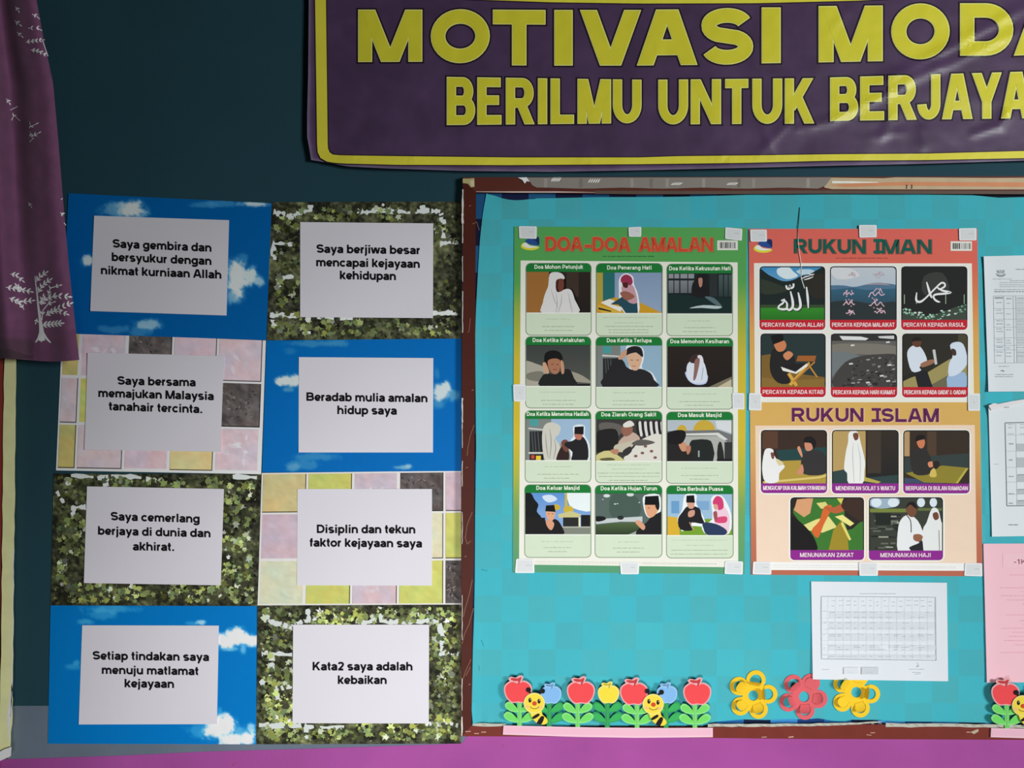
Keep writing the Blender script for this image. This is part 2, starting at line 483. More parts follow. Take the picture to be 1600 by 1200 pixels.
def band(name, pts, mat, off):
    """a painted zone of the wall, thin coat of paint with its own outline"""
    loop = [W(x, y, off) for x, y in pts]
    v = loop + [Vector((p.x, 0.0, p.z)) for p in loop]
    n = len(loop)
    f = [tuple(range(n))] + [(i, (i + 1) % n, n + (i + 1) % n, n + i) for i in range(n)]
    me = bpy.data.meshes.new(name); me.from_pydata(v, [], f); me.materials.append(mat)
    me.update()
    o = bpy.data.objects.new(name, me); COL.objects.link(o)
    return struct(o)
rng = random.Random(5)
# grey-blue undercoat left showing beside and below the lowest cards
band('trim_1', [(12, 1103), (12, 1240), (728, 1240), (728, 1101)], node_paint('grey_blue_paint', (.15, .19, .245), .6, .10, 6, ((.55, .55, .55), 60, .74)), .0006)
# purple dado below
edge = [(-1100, 1200), (-160, 1189), (20, 1186), (180, 1181), (330, 1174), (480, 1170), (600, 1166), (690, 1163), (723, 1160), (730, 1149), (900, 1149), (1200, 1150), (1600, 1152), (2300, 1156)]
band('trim_2', edge + [(2300, 1900), (-1100, 1900)], node_paint('purple_dado_paint', (.38, .080, .325), .5, .10, 5, ((.30, .07, .18), 26, .70)), .0012)
# yellow jamb at the left, its worn edge, and the dark red frame beyond it
def jag(x0, y0, x1, y1, n, a):
    return [(lerp(x0, x1, i / n) + rng.uniform(-a, a), lerp(y0, y1, i / n)) for i in range(n + 1)]
mb = MB(E_at(12, 900))
right = jag(26, -80, 25, 600, 10, .4) + jag(25, 625, 20, 1060, 24, .7) + jag(19, 1080, 17, 1182, 8, 1.6)
left = jag(-2, 1190, 2, 1000, 8, .6) + jag(2, 980, 6, 600, 16, .6) + jag(7, 560, 10, -80, 8, .4)
mb.slab(right + left, (203, 194, 112), .0, .022)
mb.poly(jag(20, 1060, 17, 1120, 5, .5) + [(14, 1165), (11, 1120), (17, 1075)], (226, 224, 205), .0222)
mb.slab([(-14, 1200), (-2, 1190), (17, 1181), (18, 1167), (8, 1170), (-3, 1176), (-20, 1186)], (222, 222, 216), .022, .030)
mb.stroke(jag(21, 860, 17.5, 1120, 22, .5), 1.6, (230, 226, 190), .0222)
o = struct(mb.build('trim_3', GLOSSPAINT))
mb = MB(E_at(10, 750))
mb.slab(jag(5, -80, 5, 700, 6, .3) + jag(4, 740, -3, 1240, 8, .5) + [(-120, 1240), (-120, -80)], (84, 30, 26), .0, .018)
struct(mb.build('trim_4', GLOSSPAINT))

# ---------------------------------------------------------------- the eight picture cards and their white sheets
def quad(TL, TR, BR, BL):
    def P(u, v):
        return (lerp(lerp(TL[0], TR[0], u), lerp(BL[0], BR[0], u), v), lerp(lerp(TL[1], TR[1], u), lerp(BL[1], BR[1], u), v))
    return P
def uv_of(q, x, y):
    """photo point -> (u,v) on the card (a few Newton-free iterations: the cards are nearly parallelograms)"""
    TL, TR, BR, BL = q
    u = v = .5
    for _ in range(6):
        l = lerp(TL[0], BL[0], v); r = lerp(TR[0], BR[0], v); u = (x - l) / (r - l)
        t = lerp(TL[1], TR[1], u); b = lerp(BL[1], BR[1], u); v = (y - t) / (b - t)
    return u, v
def fbm(x, y, s=1.0, o=4, seed=0):
    return noise.fractal(Vector((x * s, y * s, seed * 7.3)), .55, 2.0, o)
def crop(ox, oy, k):
    return lambda x, y: (ox + x * k, oy + y * k)
def lift_corners(q, amt, seed):
    rr = random.Random(seed)
    a = [amt * rr.uniform(.2, 1) for _ in range(4)]
    bow = rr.uniform(.0002, .0009)
    ph = rr.uniform(0, 6)
    def f(x, y):
        u, v = uv_of(q, x, y)
        u = min(1, max(0, u)); v = min(1, max(0, v))
        return (a[0] * max(0, 1 - u * 2.2 - v * 2.2) ** 2 + a[1] * max(0, 1 - (1 - u) * 2.2 - v * 2.2) ** 2
                + a[2] * max(0, 1 - (1 - u) * 2.2 - (1 - v) * 2.2) ** 2 + a[3] * max(0, 1 - u * 2.2 - (1 - v) * 2.2) ** 2
                + bow * (1 + math.sin(u * 5 + v * 3 + ph)))
    return f

CARDS = [
 ('sky',  (107, 302), (424.5, 317.5), (416, 531.5), (96, 521)),
 ('ivy',  (424, 316), (720.5, 315), (720.5, 531), (416.5, 531.5)),
 ('tile', (97, 520), (415.5, 532), (408, 741), (87.5, 735)),
 ('sky',  (416.5, 532), (720.5, 529), (720.5, 736), (409.5, 738)),
 ('ivy',  (84, 740), (408.5, 741), (402.5, 947), (79, 947)),
 ('tile', (409, 739), (720.5, 735.5), (720.5, 945), (402.5, 946)),
 ('sky',  (79, 946), (401.5, 947), (400, 1163), (75, 1162)),
 ('ivy',  (402.5, 946), (720.5, 944.5), (720.5, 1162), (400.5, 1163)),
]
CARD_LABEL = [
 'blue sky picture card at the top left, beside the purple curtain hem',
 'dark ivy wall picture card at the top, against the brown board frame',
 'pink and yellow tile picture card partly under the hem of the purple curtain',
 'blue sky picture card against the brown frame, second card from the top',
 'ivy leaf picture card in the left column below the pink tile card',
 'yellow and pink tile picture card against the brown frame, third from the top',
 'blue sky picture card at the bottom left, over the grey painted patch',
 'bright ivy wall picture card at the bottom, against the board frame',
]
# clouds: crop origin, then (x, y, rx, ry, density, whiteness) in that enlargement (x .225)
CLOUDS = {
 0: ((80, 290), [(450, 170, 130, 55, .75, .55), (560, 165, 110, 65, 1.0, .8), (620, 190, 60, 35, .7, .5), (1060, 135, 90, 22, .6, .35), (1200, 125, 120, 25, .6, .35), (1400, 125, 120, 26, .95, .75),
                 (255, 520, 55, 40, 1.1, .75), (240, 500, 30, 26, .8, .8), (1290, 640, 90, 150, 1.3, .8), (1380, 630, 60, 70, 1.1, .75), (1440, 660, 45, 45, .9, .65), (1320, 500, 50, 40, .5, .3), (1260, 770, 60, 60, .8, .6), (1400, 570, 30, 24, .7, .5),
                 (680, 965, 100, 40, .9, .6), (610, 1010, 90, 45, .6, .4), (430, 1000, 120, 28, .55, .35)]),
 3: ((400, 510), [(400, 120, 180, 22, .6, .35), (560, 115, 90, 26, .6, .4), (240, 170, 50, 26, .35, .25), (210, 375, 70, 42, 1.3, .9), (165, 380, 34, 34, 1.1, .95), (270, 380, 70, 45, 1.2, .9), (225, 440, 45, 18, .7, .5),
                  (1280, 460, 70, 70, 1.2, .8), (1320, 420, 40, 45, 1.0, .8), (1370, 480, 45, 40, .7, .5), (1270, 540, 45, 40, .6, .5), (1258, 330, 20, 45, .45, .35),
                  (420, 905, 160, 30, .6, .4), (330, 960, 110, 34, .55, .4), (260, 980, 50, 36, .7, .5), (1020, 980, 70, 16, .8, .6), (1060, 970, 26, 14, .8, .7)]),
 6: ((60, 930), [(520, 95, 200, 30, .6, .35), (430, 130, 110, 40, .5, .3), (330, 185, 60, 22, .6, .5), (1130, 190, 40, 18, .9, .6), (1060, 195, 40, 14, .5, .4), (230, 500, 55, 28, .5, .35), (265, 470, 24, 22, .6, .4),
                 (1380, 290, 110, 66, 1.5, 1.0), (1300, 320, 90, 50, 1.3, 1.0), (1470, 320, 70, 46, 1.2, .95), (1420, 375, 26, 36, .7, .6), (1330, 370, 80, 20, .7, .6),
                 (1290, 900, 90, 90, 1.4, 1.0), (1230, 940, 90, 80, 1.1, .8), (1340, 1010, 90, 60, 1.4, 1.0), (1460, 1000, 60, 60, 1.0, .9), (1400, 960, 60, 60, .7, .5), (1260, 810, 20, 40, .5, .5), (1120, 940, 100, 50, .5, .35), (1480, 930, 30, 40, .8, .7)]),
}
def sky_cf(idx, e):
    (ox, oy), bl = CLOUDS[idx]
    ref = {0: (0, 59, 106), 3: (0, 97, 168), 6: (0, 106, 174)}[idx]
    lo, hi = {0: ((46, 100, 134), (152, 154, 148)), 3: ((72, 140, 180), (196, 204, 204)), 6: ((70, 160, 204), (226, 230, 232))}[idx]
    def cf(u, v, x, y):
        X_, Y_ = (x - ox) / .225, (y - oy) / .225
        n1 = fbm(X_, Y_, .012, 5, idx); n2 = fbm(X_, Y_, .035, 3, idx + 9)
        clear = 1.0; w = 0.0
        for cx, cy, rx, ry, den, wh in bl:
            r = math.hypot((X_ - cx) / rx, (Y_ - cy) / ry) + n1 * .30 + n2 * .14
            k = max(0.0, min(1.0, (1.25 - r) / .75))
            k = k * k * (3 - 2 * k) * min(1, den)
            clear *= 1 - k; w = max(w, wh * k)
        d = 1 - clear
        t = min(1, max(0, (w - .25) / .6)); cc = tuple(lerp(a, b, t) for a, b in zip(lo, hi))
        return tuple(lerp(a, b, min(1, d * 1.05)) for a, b in zip(ref, cc))
    return cf

MAUVE, PINK, LEAFP, YEL, LIME, PALE, DARK, BEIGE = (206, 190, 196), (208, 184, 194), (206, 186, 194), (190, 180, 112), (200, 202, 110), (216, 215, 184), (92, 84, 82), (212, 196, 140)
TILES = {
 2: ([0, .093, .322, .545, .765, .988], [-.06, .315, .655, .985],
     [[YEL, LEAFP, DARK, PINK, LEAFP], [MAUVE, LIME, PINK, PINK, DARK], [YEL, MAUVE, PINK, BEIGE, LEAFP]]),
 5: ([0, .228, .457, .687, .915, 1.04], [0, .303, .657, 1.0],
     [[BEIGE, LIME, LEAFP, DARK, PINK], [PINK, PALE, PALE, PALE, LIME], [PALE, LIME, LEAFP, LIME, DARK]]),
}
def leaf_shape(x, y, L, wd, a):
    ca, sa = math.cos(a), math.sin(a)
    pts = [(0, 0), (.25 * L, .42 * wd), (.6 * L, .38 * wd), (L, 0), (.6 * L, -.38 * wd), (.25 * L, -.42 * wd)]
    return [(x + p * ca - q * sa, y + p * sa + q * ca) for p, q in pts]
def ivy_leaf(x, y, s, a, rr):
    ca, sa = math.cos(a), math.sin(a)
    sh = [(0, -.2), (.35, -.62), (.55, -.25), (1.0, -.35), (.72, .02), (.95, .42), (.5, .3), (.3, .62), (-.05, .25)]
    k = rr.uniform(.55, 1)
    return [(x + s * (p * ca - q * k * sa), y + s * (p * sa + q * k * ca)) for p, q in sh]
def tile_print(mb, q, idx, scale):
    P = quad(*q); us, vs, cols = TILES[idx]
    rr = random.Random(idx)
    g = .0085
    for j in range(3):
        for i in range(5):
            c = cols[j][i]
            u0, u1 = us[i] + g, min(1.0, us[i + 1] - g)
            v0, v1 = max(0, vs[j] + g * 1.3), min(.995, vs[j + 1] - g * 1.3)
            if u0 >= u1: continue
            c = tuple(k * scale for k in c)
            # dark edge of the tile joint, right and below
            if c[0] < 120 * scale or rr.random() < .75:
                mb.poly([P(u0 - .001, v0), P(min(1, u1 + .005), v0), P(min(1, u1 + .005), v1 + .008 if v1 < .98 else v1), P(u0 - .001, v1 + .008 if v1 < .98 else v1)], tuple(k * .42 for k in c), .00004)
            big = .05 if c[0] > 120 * scale else .30
            def cf(u, v, x, y, c=c, i=i, j=j, big=big):
                n = fbm(x, y, .07, 4, i * 3 + j + idx) + .5 * fbm(x, y, .3, 2, i + 7)
                k = 1 + big * n
                tint = .05 * fbm(x, y, .03, 2, 40 + i + j)
                return (c[0] * (k - tint), c[1] * (k + tint * .3), c[2] * (k + tint))
            mb.grid(lambda u, v, a=u0, b=u1, p=v0, r=v1: P(lerp(a, b, u), lerp(p, r, v)), max(3, int((u1 - u0) * 60)), max(3, int((v1 - v0) * 48)), cf, .00008)
            if cols[j][i] is LEAFP or (cols[j][i] is PINK and idx == 5 and j == 0):
                for k in range(34):
                    u, v = rr.uniform(u0, u1), rr.uniform(v0, v1)
                    if not (u0 + .055 < u < u1 - .055 and v0 + .08 < v < v1 - .08): continue
                    x, y = P(u, v); s = rr.uniform(.92, 1.08)
                    mb.poly(leaf_shape(x, y, rr.uniform(9, 17), rr.uniform(5, 9), rr.uniform(0, 6.28)), tuple(min(255, t * s * scale) for t in (216, 202, 210)), .00012 + k * .000002)
            if cols[j][i] is DARK:
                for k in range(40):
                    u, v = rr.uniform(u0 + .015, max(u0 + .016, u1 - .03)), rr.uniform(v0 + .02, v1 - .03)
                    x, y = P(u, v); s = rr.choice((.55, .7, 1.25, 1.5))
                    mb.poly(leaf_shape(x, y, rr.uniform(3, 8), rr.uniform(1.5, 3), rr.uniform(0, 6.28)), tuple(t * s for t in c), .00012 + k * .000002)

# ivy wall print: mortar lines (enlargement of the bottom card), then clumps (x0, y0, x1, y1, leaves, brightness)
MORTAR = [[(78, 80), (80, 170), (130, 195), (190, 205), (250, 225)], [(250, 215), (300, 185), (380, 178)], [(350, 80), (365, 172)], [(690, 180), (760, 195), (850, 165)], [(870, 80), (865, 180), (1000, 190), (1180, 180), (1268, 185), (1296, 270), (1278, 410), (1340, 400), (1420, 405)],
          [(1130, 80), (1145, 175)], [(20, 415), (120, 405), (250, 412)], [(105, 420), (118, 520)], [(130, 648), (250, 640)], [(140, 650), (152, 725)], [(5, 555), (60, 630)], [(0, 912), (120, 905), (270, 905), (400, 915), (660, 922)], [(100, 915), (112, 980)], [(345, 915), (352, 1035)], [(1200, 895), (1320, 890), (1420, 905)]]
IVY = {
 1: ((400, 530 - 241.5 + .5), 1.0, [(100, 180, 310, 320, 26, 1.15), (410, 175, 530, 250, 16, 1.05), (560, 130, 720, 230, 26, .62), (820, 110, 1010, 240, 30, 1.0), (1000, 110, 1130, 170, 12, .8), (90, 900, 420, 1075, 60, .95), (420, 930, 640, 1075, 40, .85), (640, 960, 900, 1075, 44, .9), (900, 940, 1200, 1070, 40, .7), (1190, 980, 1340, 1060, 16, 1.15), (1240, 280, 1330, 360, 10, .9), (1320, 380, 1420, 560, 24, .45), (1240, 640, 1420, 1000, 60, .5), (110, 640, 300, 830, 34, .75), (110, 420, 290, 600, 34, .5), (120, 290, 300, 400, 18, .4), (1180, 190, 1420, 380, 34, .45)]),
 4: ((60, 720), 1.0, [(110, 60, 520, 130, 40, .7), (440, 60, 1010, 180, 90, 1.05), (1000, 80, 1330, 190, 50, .75), (1180, 150, 1540, 300, 70, 1.0), (110, 110, 330, 330, 50, .6), (1290, 300, 1540, 520, 60, .75), (1290, 500, 1470, 760, 44, 1.15), (1450, 640, 1530, 1000, 34, .8), (150, 370, 320, 650, 70, .8), (90, 700, 200, 930, 46, .95), (190, 850, 560, 990, 70, .95), (90, 950, 330, 1010, 16, .6), (610, 870, 800, 1005, 30, 1.1), (800, 900, 960, 1005, 26, .6), (910, 860, 1260, 1005, 70, 1.05), (1260, 740, 1530, 1005, 80, 1.0)]),
 7: ((400, 930), 1.0, [(10, 80, 70, 190, 14, .9), (100, 80, 340, 180, 30, .7), (380, 75, 720, 195, 90, 1.2), (700, 90, 850, 200, 30, .95), (880, 85, 1120, 180, 44, .85), (1150, 85, 1425, 180, 40, 1.15), (1310, 180, 1425, 390, 50, 1.0), (1205, 215, 1275, 420, 24, .8), (20, 205, 245, 390, 80, .68), (10, 430, 120, 640, 36, .85), (125, 440, 250, 640, 44, .75), (10, 640, 130, 890, 40, .75), (60, 690, 250, 890, 70, 1.2), (1210, 430, 1425, 640, 70, .8), (1210, 620, 1425, 890, 70, .6), (1210, 810, 1340, 900, 24, 1.15), (10, 920, 110, 1035, 24, .85), (115, 925, 320, 1035, 44, .85), (370, 925, 700, 1035, 70, .95), (680, 890, 940, 1035, 54, 1.15), (930, 900, 1200, 1035, 66, .95), (1150, 910, 1425, 1035, 60, .85)]),
}
def ivy_print(mb, q, idx):
    P = quad(*q)
    (ox, oy), _, clumps = IVY[idx]
    rr = random.Random(30 + idx)
    b = {1: .76, 4: .84, 7: 1.10}[idx]
    inside = lambda x, y: (lambda t: .012 < t[0] < .988 and .012 < t[1] < .985)(uv_of(q, x, y))
    T = crop(ox, oy, .225)
    mort = tuple(c * lerp(b, 1, .35) for c in (206, 212, 208))
    lines = MORTAR if idx != 4 else [[(110, 90), (230, 100), (410, 120), (560, 100), (790, 130)], [(200, 100), (215, 180)], [(460, 120), (470, 180)], [(130, 210), (180, 310)], [(230, 330), (330, 320)], [(250, 330), (245, 390)], [(1350, 110), (1540, 120)]]
    dx = 0 if idx != 1 else 12
    state = [0]
    def leaves(frac, seed):
        for (x0, y0, x1, y1, cnt, br) in clumps:
            for k in range(int(cnt * frac)):
                x, y = T(rr.uniform(x0, x1), rr.uniform(y0, y1))
                s = rr.uniform(4.5, 12.5) * (1.0 if br > .7 else .85)
                if not inside(x, y): continue
                pts = ivy_leaf(x, y, s, rr.uniform(0, 6.28), rr)
                if not all(inside(*p) for p in pts): continue
                sh = rr.choice((.5, .7, .85, 1.0, 1.08, 1.15)) * min(1.15, .25 + .75 * br) * b
                base = rr.choice(((150, 164, 100), (128, 144, 84), (170, 182, 116), (148, 154, 78), (114, 132, 90)))
                if rr.random() < .12: base = (196, 206, 178)
                if rr.random() < .18: base = (56, 54, 42)
                state[0] += 1
                mb.poly(pts, tuple(min(250, c * sh) for c in base), .00006 + state[0] * .0000008)
    leaves(.7, 0)
    for ln in lines:
        pts = []
        for i in range(len(ln) - 1):
            for k in range(6):
                t = k / 6
                x, y = lerp(ln[i][0], ln[i + 1][0], t), lerp(ln[i][1], ln[i + 1][1], t)
                pts.append((x + dx + 8 * fbm(x, y, .02, 3, 1), y + 8 * fbm(x, y, .02, 3, 2)))
        pts.append((ln[-1][0] + dx, ln[-1][1]))
        pts = [T(*p) for p in pts]
        pts = [p for p in pts if inside(*p)]
        if len(pts) > 2:
            state[0] += 2
            runs, cur = [], [pts[0]]
            for p in pts[1:]:
                if rr.random() < .16 and len(cur) > 1: runs.append(cur); cur = []
                cur.append(p)
            runs.append(cur)
            for run in runs:
                if len(run) > 1: mb.stroke(run, 8.0, mort, .00006 + state[0] * .0000008, taper=[rr.uniform(.35, 1.25) for _ in run])
    leaves(.42, 1)
def ivy_cf(idx):
    b = {1: .80, 4: .80, 7: 1.15}[idx]
    def cf(u, v, x, y):
        n = fbm(x, y, .045, 4, idx); m = fbm(x, y, .16, 3, idx + 3); k = fbm(x, y, .02, 2, idx + 5)
        g = .62 + .45 * n + .45 * m
        c = (104, 108, 74) if k > -.05 else (84, 86, 64)
        return tuple(max(16, t * b * max(.34, g)) for t in c)
    return cf

GROUP = 'picture cards taped in two columns left of the board'
for idx, (kind, TL, TR, BR, BL) in enumerate(CARDS):
    q = (TL, TR, BR, BL); P = quad(*q)
    cx, cy = P(.5, .5)
    base = .0022 + .0006 * (idx in (0, 3, 6)) + .0003 * (idx % 2)
    mb = MB(E_at(cx, cy), base)
    if kind == 'sky':
        mb.grid(P, 150, 100, sky_cf(idx, mb.e), 0, .0004)
    elif kind == 'ivy':
        mb.grid(P, 130, 90, ivy_cf(idx), 0, .0004)
        ivy_print(mb, q, idx)
    else:
        sc = .80 if idx == 2 else 1.0
        mb.grid(P, 12, 10, tuple(c * sc for c in (228, 226, 222)), 0, .0004)
        tile_print(mb, q, idx, sc)
    tag(mb.build(kind + '_picture_card' if kind != 'tile' else 'tile_picture_card', CARD), CARD_LABEL[idx], 'picture card', GROUP)

SHEETS = [
 ((147, 337), (358, 344), (354, 493), (141, 486), [('Saya gembira dan', 176, 386.8, 330.5, 393.5), ('bersyukur dengan', 174.5, 407.7, 330.5, 414.2), ('nikmat kurniaan Allah', 157.6, 428.4, 346, 435.6)]),
 ((469, 347), (677, 349), (676.5, 497), (469, 495.5), [('Saya berjiwa besar', 494.5, 395, 656, 397.3), ('mencapai kejayaan', 494, 416, 656, 418.7), ('kehidupan', 531, 436.3, 618.7, 437.8)]),
 ((137, 551), (350, 556), (344.5, 706), (132, 702.5), [('Saya bersama', 183.5, 601, 305.7, 603.8), ('memajukan Malaysia', 153.6, 620.3, 334, 625.4), ('tanahair tercinta.', 170, 641, 316, 645.7)]),
 ((467, 558), (677, 559.5), (676.5, 707), (466.5, 707), [('Beradab mulia amalan', 478.7, 626.3, 668, 628.6), ('hidup saya', 527, 647, 620, 648)]),
 ((136, 760), (350, 764), (345, 914.5), (131, 911), [('Saya cemerlang', 173, 813, 312, 817), ('berjaya di dunia dan', 153, 835.4, 329, 839.7), ('akhirat.', 207.4, 860, 272, 861)]),
 ((465, 764), (675, 764), (675, 915), (464, 914.5), [('Disiplin dan tekun', 495, 833, 649, 833.6), ('faktor kejayaan saya', 484, 854, 659.4, 855.5)]),
 ((128.5, 977), (342, 977.5), (339, 1131.5), (123, 1132), [('Setiap tindakan saya', 144.8, 1030.6, 326.6, 1033), ('menuju matlamat', 159, 1053, 310, 1055), ('kejayaan', 194.6, 1074, 272, 1075)]),
 ((458, 976), (670.5, 976), (670, 1130.5), (457, 1130), [('Kata2 saya adalah', 488.4, 1047.5, 644.6, 1047.7), ('kebaikan', 527.8, 1068.8, 604.3, 1068.8)]),
]
SHEET_LABEL = [
 'white paper sheet reading Saya gembira dan bersyukur on the top left sky card',
 'white paper sheet reading Saya berjiwa besar on the top ivy card',
 'white paper sheet reading Saya bersama memajukan Malaysia on the pink tile card',
 'white paper sheet reading Beradab mulia amalan on the sky card by the frame',
 'white paper sheet reading Saya cemerlang berjaya on the left ivy card',
 'white paper sheet reading Disiplin dan tekun on the yellow tile card',
 'white paper sheet reading Setiap tindakan saya on the bottom left sky card',
 'white paper sheet reading Kata2 saya adalah kebaikan on the bottom ivy card',
]
for idx, (TL, TR, BR, BL, lines) in enumerate(SHEETS):
    q = (TL, TR, BR, BL)
    sf = lift_corners(q, .0035 if idx not in (5, 7) else .0012, 60 + idx)
    P0 = quad(*q)
    x, y = P0(.5, .5)
    t = thing('motto_sheet', SHEET_LABEL[idx], 'paper sheet', W(x, y, .0036), 'motto sheets stuck on the picture cards')
    mb = MB(1.0, .0036, sf)
    # paper albedo: office white, a touch violet
    mb.grid(P0, 36, 26, (228, 225, 232), 0, .0003, (235, 233, 240))
    mb.build('paper', PAPER, t)
    for (s_, xl, yl, xr, yr) in lines:
        mb = MB(1.0, .0036, sf)
        text(mb, s_, (xl, yl), (xr, yr), 13.4, (22, 20, 24), .00025, .23)
        mb.build('lettering', PAPER, t)

# ---------------------------------------------------------------- curtain
def curtain_edge(y): return interp([(-90, 44), (0, 57), (60, 68), (130, 83), (230, 92), (330, 100), (420, 108), (520, 119), (562, 124)], y)
def curtain_P(u, v):
    y = lerp(-90, 562, v)
    x1 = curtain_edge(y); x0 = -190 + 20 * v
    yy = y
    if v > .9: yy = y + (v - .9) / .1 * (3.5 * math.sin(u * 9) + 2 - 3 * u)
    return lerp(x0, x1, u), yy
def curtain_off(x, y):
    x1 = curtain_edge(y); u = (x - (-190)) / (x1 + 190)
    v = (y + 90) / 652
    a = lerp(.026, .013, v)
    return a * (math.sin(u * 21 + .4 + .5 * math.sin(v * 3)) + .35 * math.sin(u * 37 + 2.0 + v)) * min(1, .5 + (1 - u) * 4) + .006 * (u - .5) + .003 * fbm(x, y, .012, 3, 77)
cx, cy = 60, 330
t = thing('curtain', 'purple curtain with white tree print hanging at the left edge', 'curtain', W(-60, 562, .05))
mb = MB(E_at(50, 250) * .95, .050, curtain_off)
def curtain_cf(u, v, x, y):
    n = 1 + .06 * fbm(x, y, .06, 3, 5)
    c = (63, 38, 56) if v < .93 else (60, 36, 53)
    if v > .955 and x < 52: c = (48, 32, 42)
    return tuple(k * n for k in c)
mb.grid(curtain_P, 130, 90, curtain_cf, 0, .0008, (90, 46, 84))
def cleaf(x, y, L, a, wd=.42, c=(204, 200, 206)):
    if x > curtain_edge(y) - 3: return
    mb.poly(leaf_shape(x, y, L, L * wd, a), c, .0012)
def branch(pts, n, L, c=(206, 203, 208), w=1.5, both=True):
    pts = [(x, y) for x, y in pts]
    mb.stroke(pts, w, c, .0011)
    segs = []
    for i in range(n):
        t_ = (i + .4) / n * (len(pts) - 1); k = min(int(t_), len(pts) - 2); f = t_ - k
        x, y = lerp(pts[k][0], pts[k + 1][0], f), lerp(pts[k][1], pts[k + 1][1], f)
        a = math.atan2(pts[k + 1][1] - pts[k][1], pts[k + 1][0] - pts[k][0])
        cleaf(x, y, L, a - .75, c=c)
        if both: cleaf(x, y, L * .85, a + .7, c=c)
    cleaf(pts[-1][0], pts[-1][1], L * .9, math.atan2(pts[-1][1] - pts[-2][1], pts[-1][0] - pts[-2][0]), c=c)
k4 = lambda pts: [(x * .25, 300 + y * .25) for x, y in pts]
# the tree at the hem
mb.stroke(k4([(262, 930), (258, 850), (250, 790), (240, 720), (232, 640), (222, 560), (218, 525)]), 3.0, (196, 190, 198), .0011, taper=[3.2, 2.2, 1.5, 1.1, .8, .6, .4])
for p in ([(258, 860), (240, 915), (222, 940)], [(262, 870), (290, 915), (316, 942)], [(260, 880), (262, 915), (258, 938)]):
    mb.stroke(k4(p), 3, (208, 204, 210), .0012, taper=[1.4, 1.1, .6])
for pts, n, L in (([(262, 832), (320, 828), (375, 822)], 5, 9), ([(262, 800), (268, 740), (300, 700), (330, 690)], 2, 7), ([(285, 772), (350, 735), (435, 700)], 6, 8), ([(300, 750), (360, 745), (412, 762)], 4, 7),
                  ([(255, 705), (290, 665), (350, 650), (425, 655)], 6, 8.5), ([(300, 645), (315, 600), (370, 585)], 3, 6), ([(238, 630), (265, 585), (308, 553)], 4, 8), ([(226, 560), (250, 530), (282, 508)], 3, 8),
                  ([(240, 690), (258, 690), (268, 655)], 2, 7), ([(232, 790), (226, 810)], 1, 6)):
    branch(k4(pts), n, L)
for pts, n, L in (([(38, 595), (110, 608), (186, 622)], 5, 8), ([(150, 618), (120, 605), (108, 590)], 2, 8), ([(58, 662), (120, 690), (196, 680)], 5, 8), ([(150, 735), (130, 700), (120, 690)], 2, 6), ([(66, 512), (100, 520), (138, 552)], 3, 7)):
    branch(k4(pts), n, L, (192, 184, 194), 1.1)
# the scattered sprigs higher up (photo pixels)
for pts, n, L, c in (([(54, 62), (66, 62), (75, 88)], 0, 5, 130), ([(40, 66), (56, 64), (70, 62)], 5, 6, 150), ([(44, 44), (58, 44), (66, 48)], 3, 6, 130), ([(50, 22), (58, 26), (62, 30)], 2, 6, 130), ([(48, 78), (60, 80), (72, 86)], 4, 6, 165),
                     ([(24, 10), (28, 16)], 1, 6, 190), ([(22, 32), (30, 38)], 1, 7, 190), ([(26, 50), (33, 56)], 1, 6, 170), ([(46, 190), (48, 198), (56, 194)], 1, 6, 165), ([(47, 206), (49, 214), (60, 208)], 2, 6, 165), ([(46, 222), (50, 218)], 0, 5, 150),
                     ([(10, 154), (14, 160)], 1, 6, 190), ([(16, 172), (24, 168)], 0, 5, 170), ([(18, 188), (22, 180), (28, 186)], 1, 6, 180), ([(44, 316), (48, 322)], 1, 5, 160), ([(94, 332), (99, 336)], 1, 6, 190), ([(95, 312), (98, 310)], 1, 5, 130), ([(100, 348), (103, 352)], 0, 4, 150)):
    branch(pts, n, L, (c, c - 4, c + 2), 1.0)
mb.build('fabric', CLOTH, t)
# hem with its dark lace at the left
mb = MB(E_at(30, 540), .0525, curtain_off)
mb.poly([(-60, 549), (0, 546), (16, 545), (24, 550), (34, 552), (46, 556), (54, 557), (44, 559.5), (20, 560), (-60, 561)], (40, 28, 34), .0006, maxlen=6)
mb.build('hem_lace', CLOTH, t)

